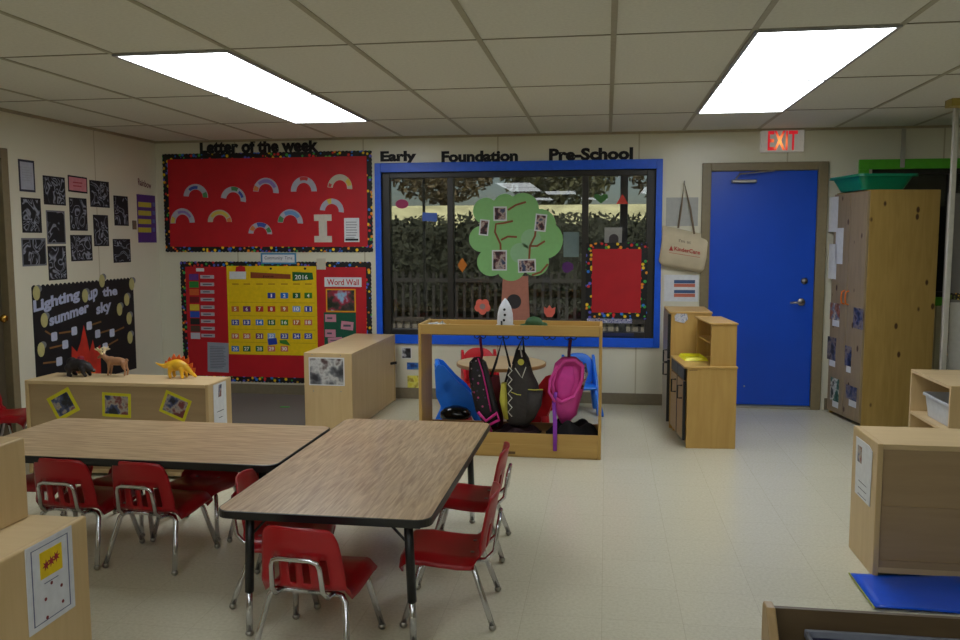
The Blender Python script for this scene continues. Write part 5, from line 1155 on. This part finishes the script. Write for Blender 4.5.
# exit sign
e0 = rect_px(BK, 760, 126.5, 802.5, 152.5)
t = thing('exit_sign', 'illuminated exit sign with red letters above the blue door', 'exit sign', ((e0[0]+e0[2])/2, 0, e0[1]))
zt = min(e0[3], H-.022)
build('housing', MB().box(e0[0], e0[2], -.07, -.001, e0[1], zt), mat('exit_housing', (206, 202, 196), .4, emit=.12), t, bevel=.004)
FX = Frame((0, -.0705, 0), (1, 0, 0), (0, 0, 1))
a_, b_ = FX.px(767.5, 150.5); a2, b2 = FX.px(798, 130.5)
EX = bpy.data.materials.new('exit_red_light'); EX.use_nodes = True; b = EX.node_tree.nodes['Principled BSDF']; nt = EX.node_tree
b.inputs['Base Color'].default_value = lin((190, 16, 24))
tc = nt.nodes.new('ShaderNodeTexCoord'); sx_n = nt.nodes.new('ShaderNodeSeparateXYZ')
gr = nt.nodes.new('ShaderNodeTexGradient'); gr.gradient_type = 'SPHERICAL'; mp = nt.nodes.new('ShaderNodeMapping')
mid = ((a_+a2)/2-(e0[0]+e0[2])/2-.02, 0, (b_+b2)/2-e0[1]-.01)
mp.inputs['Location'].default_value = (-mid[0]*9, 0, -mid[2]*9); mp.inputs['Scale'].default_value = (9, 0, 9)
nt.links.new(tc.outputs['Object'], mp.inputs['Vector']); nt.links.new(mp.outputs['Vector'], gr.inputs['Vector'])
crr = nt.nodes.new('ShaderNodeValToRGB'); crr.color_ramp.elements[0].color = (.36, .008, .016, 1); crr.color_ramp.elements[0].position = .25; crr.color_ramp.elements[1].color = (1.6, .5, .12, 1); crr.color_ramp.elements[1].position = .95
nt.links.new(gr.outputs['Fac'], crr.inputs['Fac']); nt.links.new(crr.outputs['Color'], b.inputs['Emission Color']); b.inputs['Emission Strength'].default_value = 1.0
build('exit_letters', text_mb(FX, 'EXIT', a_, b_, a2-a_, b2-b_, .001, bold=.02), EX, t)

# ------------------------------------------------------------------ things on the window glass (inside face)
WG = Frame((0, .080, 0), (1, 0, 0), (0, 0, 1))
GT = mat('tree_green_paper', (138, 196, 124), .6, var=.03); GT2 = mat('tree_pale_green_paper', (150, 196, 150), .6, var=.03); BT = mat('tree_brown_paper', (176, 116, 98), .7); BT2 = mat('branch_brown_paper', (140, 84, 52), .7)
t = thing('paper_tree', 'big green and brown paper tree stuck to the middle window pane', 'paper tree', WG.p(*WG.px(517, 322)))
build('trunk', MB().poly(WG, [WG.px(*p) for p in ((500, 325), (530, 325), (528, 276), (503, 276))], .001, .0025), BT, t)
mb = MB()
circ = [(486, 211, 13), (505, 206, 12), (523, 209, 16), (482, 239, 13), (491, 262, 14), (511, 266, 15), (535, 262, 14), (544, 240, 19), (540, 225, 16), (510, 238, 24), (500, 225, 17), (528, 228, 17), (524, 250, 18)]
for k, (x, y, r) in enumerate(circ):
    c_ = WG.px(x, y); rr = abs(WG.px(x+r, y)[0]-c_[0])
    mb.poly(WG, [(c_[0]+rr*math.cos(2*PI*i/26), c_[1]+rr*math.sin(2*PI*i/26)) for i in range(26)], .0026+.0001*k, .0032+.0001*k)
build('crown', mb, GT, t)
mb = MB()
for k, (x, y, r) in enumerate(((520, 253, 10), (531, 239, 10))):
    c_ = WG.px(x, y); rr = abs(WG.px(x+r, y)[0]-c_[0])
    mb.poly(WG, [(c_[0]+rr*math.cos(2*PI*i/26), c_[1]+rr*math.sin(2*PI*i/26)) for i in range(26)], .0046, .005)
build('pale_leaf', mb, GT2, t)
hc = WG.px(514, 301.5)
build('hollow', MB().poly(WG, [(hc[0]+.066*math.cos(2*PI*i/24), hc[1]+.066*math.sin(2*PI*i/24)) for i in range(24)], .0027, .0035), mat('hollow_dark', (50, 48, 50), .7), t)
mb = MB()
def ribbon(fr, pts, w, d):
    q = [Vector((*fr.px(*p), 0)) for p in pts]; L_, R_ = [], []
    for i, p in enumerate(q):
        tt = (q[min(i+1, len(q)-1)]-q[max(0, i-1)]).normalized(); n_ = Vector((-tt.y, tt.x, 0)); L_.append(p+n_*w/2); R_.append(p-n_*w/2)
    m_ = MB(); k = len(q); vs = [fr.p(v.x, v.y, d) for v in L_+R_]+[fr.p(v.x, v.y, d+.0008) for v in L_+R_]
    fs = [(i, k+i, k+i+1, i+1) for i in range(k-1)]+[(2*k+i, 2*k+i+1, 3*k+i+1, 3*k+i) for i in range(k-1)]
    return m_.add(vs, fs)
for pts in (((501, 258), (500.5, 244), (495, 232), (496, 224), (504, 223), (513, 221)), ((501, 240), (508, 236.5), (517, 237)), ((529, 262), (530, 246), (535, 236), (536, 228)), ((530, 246), (537, 246), (545, 241)), ((532, 275), (541, 272), (548, 264)), ((508, 210), (516, 205), (526, 202))):
    r_ = ribbon(WG, pts, .018, .0052); mb.add(r_.v, r_.f)
build('branch', mb, BT2, t)
for b_, r_, l in (((493.5, 206.5, 507, 221), 0, 'framed photo high on the left of the paper tree'), ((479.5, 219.5, 489, 235.5), 6, 'tilted photo on the left edge of the paper tree'), ((535, 214, 546.5, 231.5), 6, 'photo on the right side of the paper tree'), ((492, 250, 507, 270.5), 0, 'photo of a group low on the left of the paper tree'), ((518, 259, 536, 272.5), -2, 'wide photo low on the right of the paper tree')):
    photo_card('tree_photo', l, WG, b_, PAPER, -r_, blotch('photo_e', [(24, 22, 30), (90, 40, 50), (190, 170, 160), (60, 70, 100)], 17), .012, 'photos on the paper tree', d0=.0062)
def flower(cx_, cy_, r, m, name, label, centre=None):
    c_ = WG.px(cx_, cy_); rr = abs(WG.px(cx_+r, cy_)[0]-c_[0]); n = 40
    pts = [(c_[0]+rr*(.82+.18*abs(math.cos(2.5*(2*PI*i/n+.3))))*math.cos(2*PI*i/n), c_[1]+rr*(.75+.25*abs(math.cos(2.5*(2*PI*i/n+.3))))*math.sin(2*PI*i/n)) for i in range(n)]
    t = thing(name, label, 'paper flower', WG.p(*c_), 0, 'paper shapes on the window'); build('petals', MB().poly(WG, pts, .001, .0025), m, t)
    if centre: build('centre', MB().poly(WG, [(c_[0]+rr*.35*math.cos(2*PI*i/20), c_[1]+rr*.35*math.sin(2*PI*i/20)) for i in range(20)], .0025, .0035), centre, t)
flower(482.5, 306.5, 8.2, mat('coral_paper', (230, 108, 90), .6), 'paper_flower', 'coral paper flower with a grey centre on the window left of the rocket', mat('flower_grey', (150, 130, 126), .6))
CO = mat('coral_paper', (230, 108, 90), .6)
def cut(name, label, cat, pts, m, fr=WG):
    return build(name, MB().poly(fr, [fr.px(*p) for p in pts], .001, .0028), m, label=label, cat=cat, group='paper shapes on the window')
cut('paper_tulip', 'coral paper tulip on the window right of the paper tree trunk', 'paper flower', ((544, 306.5), (547, 308.5), (549.5, 305), (552, 308.5), (555.5, 307), (555, 313), (552, 317), (547, 317), (544, 312.5)), CO)
cut('paper_diamond', 'orange paper diamond on the window left of the paper tree', 'paper shape', ((462.3, 272.5), (457.3, 265), (462.3, 257.8), (467.3, 265)), mat('amber_paper', (196, 112, 16), .6))
cut('paper_triangle', 'red paper triangle high on the right window pane', 'paper shape', ((616.3, 204), (628.3, 204), (622.5, 193.8)), mat('tomato_paper', (210, 60, 44), .6))
cut('paper_heart', 'green paper heart on the right window pane beside the triangle', 'paper shape', ((601, 203.5), (594, 198), (594.5, 194.5), (598, 194), (601, 196), (604, 194), (607.5, 194.5), (608, 198)), mat('moss_paper', (60, 120, 54), .6))
cut('paper_circle', 'pink paper circle on the left window pane', 'paper shape', [(402+6.5*math.cos(2*PI*i/20), 204+4.6*math.sin(2*PI*i/20)) for i in range(20)], mat('pink_shape', (170, 50, 100), .6))
cut('paper_rectangle', 'blue paper rectangle on the left window pane', 'paper shape', ((422.5, 221), (437, 221.5), (437, 213), (422.5, 212.5)), mat('blue_shape', (70, 104, 190), .6))
cut('paper_hexagon', 'dark purple paper shape on the window right of the paper tree', 'paper shape', ((562, 268), (563, 263), (568, 261.5), (573, 264), (573.5, 269), (568, 273), (564, 272)), mat('plum_shape', (88, 36, 108), .6))
sheet('paper_arch', WG, (604.5, 227.5, 622, 243), mat('drawing_grey', (150, 150, 146), .6), .001, .0015, label='grey drawing of an arch on the right window pane above the red sheet', cat='drawing')
a0, b0, a1, b1 = rect_px(WG, 609, 234, 618.5, 243); n = 12
build('drawn_arch', MB().poly(WG, [(a0, b0), (a1, b0)]+[((a0+a1)/2+(a1-a0)/2*math.cos(PI*k/n), (b0+b1)/2+(b1-b0)/2*math.sin(PI*k/n)) for k in range(n+1)], .0026, .0032), mat('arch_dark', (60, 50, 54), .6), bpy.data.objects['paper_arch'])
sheet('window_paper', WG, (591.5, 230, 601, 262), mat('pale_teal_sheet', (110, 130, 130), .5), .001, .0015, label='x', cat='paper'); bpy.data.objects.remove(bpy.data.objects['window_paper'])
sheet('window_paper', WG, (563.5, 232, 579, 257), mat('pale_teal_sheet', (98, 118, 120), .5), .001, .0015, label='pale teal sheet on the glass at the right of the paper tree', cat='paper')
# red bordered sheet on the right window pane
WR = Frame((0, .018, 0), (1, 0, 0), (0, 0, 1))
rb = rect_px(WR, 586.3, 243.2, 646.8, 318.3)
t = thing('bordered_board', 'blank red sheet with a starry black border standing on the right window pane', 'bulletin board', (rb[0]+.3, .018, rb[1]))
build('backing', MB().poly(WR, [(rb[0]+.02, rb[1]+.02), (rb[2]-.02, rb[1]+.02), (rb[2]-.02, rb[3]-.02), (rb[0]+.02, rb[3]-.02)], .000, .006), RED, t)
build('border', scallop_strip(WR, *rb, .05, .006), BORDER, t)
q = rect_px(WR, 587, 318.6, 632, 323); build('bead_strip', MB().poly(WR, [(q[0], q[1]), (q[2], q[1]), (q[2], q[3]), (q[0], q[3])], .001, .008), starry('bead_pattern', (150, 150, 180), [(90, 90, 140), (210, 210, 220), (60, 60, 90)], 60), label='narrow patterned strip below the red bordered sheet', cat='strip')
q = rect_px(WR, 600, 325, 634, 330); build('blue_folder', MB().box(q[0], q[2], .03-.028, .028, .60, .632), mat('navy_folder', (30, 40, 80), .5), label='flat dark blue folder on the bottom edge of the right window', cat='folder')

# ------------------------------------------------------------------ left wall papers
CH = chalk('scribbled_black_paper', (16, 16, 22), (150, 154, 170)); MT = mat('paper_rim_black', (22, 22, 28), .8); MTG = mat('paper_rim_grey', (110, 112, 120), .7)
g = 'scribbled black drawings on the left wall'
for b_, l in (((43.2, 176.5, 65, 205), 'scribbled black drawing highest on the left, beside the framed schedule'), ((89.7, 181, 109, 207.3), 'scribbled black drawing right of the pink sign, with bright white strokes'),
    ((21.4, 198, 41, 232.8), 'scribbled black drawing directly below the framed schedule'), ((46.4, 210.6, 65, 244), 'scribbled black drawing in the second column, middle of three'), ((69.4, 198, 86.9, 230.7), 'scribbled black drawing directly below the pink sign'),
    ((93.4, 215, 108.3, 246.2), 'scribbled black drawing in the fourth column, lower of two'), ((113.8, 196, 128, 225.7), 'scribbled black drawing in the rightmost column, upper of two'), ((21.7, 238, 46, 266), 'scribbled black drawing lowest in the first column, bluish'),
    ((48, 246, 66.3, 280), 'scribbled black drawing lowest in the second column, above the campfire board'), ((70.5, 235, 92, 261), 'scribbled black drawing lowest in the third column'), ((113, 239, 130.3, 262.5), 'scribbled black drawing in the rightmost column, lower of two')):
    photo_card('child_drawing', l, LW, b_, MTG if b_[0] in (46.4, 21.7) else MT, 0, CH, .012, g, 'drawing')
photo_card('framed_schedule', 'white schedule in a thin dark frame highest on the left wall', LW, (18.6, 160, 34.5, 191.8), mat('frame_navy', (40, 44, 60), .6), 0, mat('schedule_paper', (168, 172, 188), .6), .016, cat='schedule')
build('printed_text', lines_mb(LW, (20, 164, 33, 184), 6, .0035, thick=.15, seed=2), mat('faint_ink', (150, 154, 164), .7), bpy.data.objects['framed_schedule'])
t = photo_card('title_card', 'small pink title card with a dark rim on the left wall', LW, (67.8, 176.3, 86.9, 192.5), MT, -1, mat('pink_card', (206, 130, 140), .6), .012, cat='card')
build('written_text', lines_mb(LW, (71, 180, 84, 189), 2, .0035, thick=.35, seed=3), mat('red_pen', (170, 60, 70), .6), t)
t = thing('purple_poster', 'purple poster with four yellow strips at the right end of the left wall', 'poster', LW.p(*rect_px(LW, 136.8, 194.5, 156, 243)[:2]))
sheet('sheet', LW, (137.3, 195, 155.6, 242.6), mat('purple_paper', (84, 50, 130), .6), .001, .002, parent=t)
for i in range(4): 
    s_ = sheet('yellow_strip', LW, (138, 202.3+8.4*i, 150.8, 207.2+8.4*i), mat('strip_yellow', (190, 180, 60), .6), .0031, .001, parent=t)
for i in range(4): sheet('small_mark', LW, (152.2, 202.5+8.4*i, 154.6, 206.5+8.4*i), mat('mark_blue', (90, 100, 170), .6), .0031, .001, parent=t)
(a0, b0), (a1, b1) = LW.px(138, 187), LW.px(151, 188)
build('wall_lettering', text_mb(LW, 'Rainbow', a0, b0+.02, a1-a0, .06, .002, bold=.02, slope=-.12), mat('maroon_letters', (110, 50, 60), .6), label='small maroon curved word above the purple poster', cat='lettering')
a, b = LW.px(134, 225); build('light_switch', MB().poly(LW, [(a-.03, b-.04), (a+.03, b-.04), (a+.03, b+.04), (a-.03, b+.04)], 0.001, .008), mat('switch_brown', (110, 96, 76), .5), label='small brown light switch plate on the left wall', cat='switch', bevel=.002)
# campfire board
q = [LW.px(*p) for p in ((35.5, 380), (136, 380), (133, 279.3), (31.8, 287.5))]
A0 = (q[0][0]+q[3][0])/2; A1 = (q[1][0]+q[2][0])/2; B1 = (q[2][1]+q[3][1])/2; B0 = .30
t = thing('campfire_board', 'black display board about lighting up the summer sky on the left wall', 'bulletin board', LW.p(A0, B0))
pts = [(A1, B0), (A1, B1)]; n = 26
for k in range(n): 
    for s_ in range(4): pts.append((A1+(A0-A1)*(k+s_/4)/n, B1+.018*math.sin(PI*(s_/4))))
pts += [(A0, B1), (A0, B0)]
build('backing', MB().poly(LW, pts, .001, .005), mat('board_black', (14, 14, 20), .7, var=.05), t)
LTW = mat('lettering_pale_blue', (176, 184, 214), .6)
def lword(s, x0, y0, x1, y1, h):
    a0_, b0_ = LW.px(x0, y0); a1_, b1_ = LW.px(x1, y1); hh = LW.px(x0, y0-h)[1]-b0_
    return text_mb(LW, s, a0_, b0_, a1_-a0_, hh, .0055, bold=.045, slope=(b1_-b0_)/(a1_-a0_), thick=0)
for s, x0, y0, x1, y1, h in (('Lighting', 33.2, 316, 79.5, 302, 15.5), ('up', 87.5, 305, 97.5, 299.5, 12.5), ('the', 102, 297, 117, 295, 9.5), ('summer', 49, 326.5, 88.5, 312, 8.5), ('sky', 96, 318, 111, 312.5, 14)):
    build('lettering', lword(s, x0, y0, x1, y1, h), LTW, t)
fire = thing('paper_fire', 'red and orange paper campfire on the black display board', 'paper fire', LW.p(*LW.px(88, 380), .005))
build('outer_flame', MB().poly(LW, [LW.px(*p) for p in ((76, 392), (101, 392), (100, 362), (99.5, 345), (94.5, 350), (92, 340), (89, 352), (86.5, 340), (83, 325), (80, 342), (76.5, 352), (71, 346), (71, 360), (75, 372))], .0055, .007), mat('flame_red', (196, 48, 34), .6, var=.25, scale=9), fire)
build('inner_flame', MB().poly(LW, [LW.px(*p) for p in ((80, 392), (97, 392), (94, 368), (90, 374), (86.5, 360), (83, 372), (80, 366))], .0072, .008), mat('flame_orange', (226, 110, 40), .6, var=.2, scale=12), fire)
build('flame_core', MB().poly(LW, [LW.px(*p) for p in ((83.5, 392), (91, 392), (89.5, 372), (85.5, 360.5), (83.5, 374))], .0082, .009), mat('flame_yellow', (226, 190, 40), .6), fire)
mm = [((178, 355), (130, 325)), ((285, 325), (205, 337)), ((365, 297), (430, 275)), ((410, 340), (480, 318)), ((487, 335), (552, 305)), ((237, 397), (155, 417)), ((450, 410), (520, 370)), ((205, 487), (120, 497))]
ml = ['upper left', 'left of the flame tip', 'right of the flame tip', 'right of the flame', 'farthest right', 'middle left', 'just above the toy elk', 'lowest left']
for (m_, s_), l in zip(mm, ml):
    px, py = 20+m_[0]/5.333, 270+m_[1]/5.333; sx2, sy2 = 20+s_[0]/5.333, 270+s_[1]/5.333
    t2 = thing('paper_marshmallow', 'paper marshmallow on a brown stick on the campfire board, %s' % l, 'paper cutout', LW.p(*LW.px(px, py), .005), 0, 'paper marshmallows on the campfire board')
    a_, b_ = LW.px(px, py); h_ = .036
    build('marshmallow', MB().poly(LW, [(a_+u*h_, b_+v*h_) for u, v in ((-1, -.7), (-.7, -.95), (.7, -.9), (1, -.6), (.95, .8), (.6, .95), (-.7, .9), (-.95, .7))], .0066, .008), mat('marshmallow_white', (190, 196, 220), .6), t2)
    r_ = ribbon(LW, ((sx2, sy2), ((sx2+px)/2, (sy2+py)/2), (px, py)), .014, .0054); build('stick', r_, mat('stick_brown', (130, 92, 50), .7), t2)
fl = [((83, 123), 'upper left corner'), ((343, 137), 'between the words Lighting and up'), ((433, 58), 'middle of the top edge'), ((592, 75), 'upper right corner'), ((565, 158), 'right of the word the'), ((527, 210), 'right of the word sky'), ((125, 268), 'left of the word summer'), ((578, 258), 'right edge, third from the top'), ((583, 360), 'right edge, lowest'), ((108, 425), 'left edge, lowest')]
for (p_, l) in fl:
    px, py = 20+p_[0]/5.333, 270+p_[1]/5.333; a_, b_ = LW.px(px, py)
    t2 = thing('paper_firefly', 'yellow paper firefly on the campfire board, %s' % l, 'paper cutout', LW.p(a_, b_, .005), 0, 'paper fireflies on the campfire board')
    build('body', MB().poly(LW, [(a_+.04*math.cos(2*PI*i/14), b_+.055*math.sin(2*PI*i/14)) for i in range(14)], .0066, .008), mat('firefly_yellow', (186, 180, 120), .6), t2)
    build('wing', MB().poly(LW, [(a_+.025+.04*math.cos(2*PI*i/12), b_+.03+.03*math.sin(2*PI*i/12)) for i in range(12)], .0056, .0064), mat('wing_grey', (120, 124, 128), .6), t2)

# ------------------------------------------------------------------ light and camera
w = bpy.data.worlds.new('World'); bpy.context.scene.world = w; w.use_nodes = True; nt = w.node_tree
bg = nt.nodes['Background']; sky = nt.nodes.new('ShaderNodeTexSky'); sky.sky_type = 'NISHITA'; sky.sun_disc = False; sky.sun_elevation = math.radians(40); sky.sun_rotation = math.radians(200)
nt.links.new(sky.outputs['Color'], bg.inputs['Color']); bg.inputs['Strength'].default_value = .06
sd = bpy.data.lights.new('sun', 'SUN'); sd.energy = 5; sd.angle = .01; sd.color = (1, .95, .85)
so = link(bpy.data.objects.new('sun', sd)); so.rotation_euler = (math.radians(38), 0, math.radians(25))
cam = bpy.data.cameras.new('camera'); co_ = link(bpy.data.objects.new('camera', cam))
M = Matrix((RT, UP, -FW)).transposed().to_4x4(); M.translation = CAM; co_.matrix_world = M
cam.sensor_width = 36; cam.lens = 36*F/960; cam.clip_start = .05; cam.clip_end = 200
sc = bpy.context.scene; sc.camera = co_
sc.view_settings.view_transform = 'Standard'; sc.view_settings.look = 'None'; sc.view_settings.gamma = 1; sc.view_settings.exposure = .08
sc.view_settings.use_curve_mapping = False
sc.cycles.max_bounces = 10; sc.cycles.diffuse_bounces = 5; sc.cycles.use_denoising = True
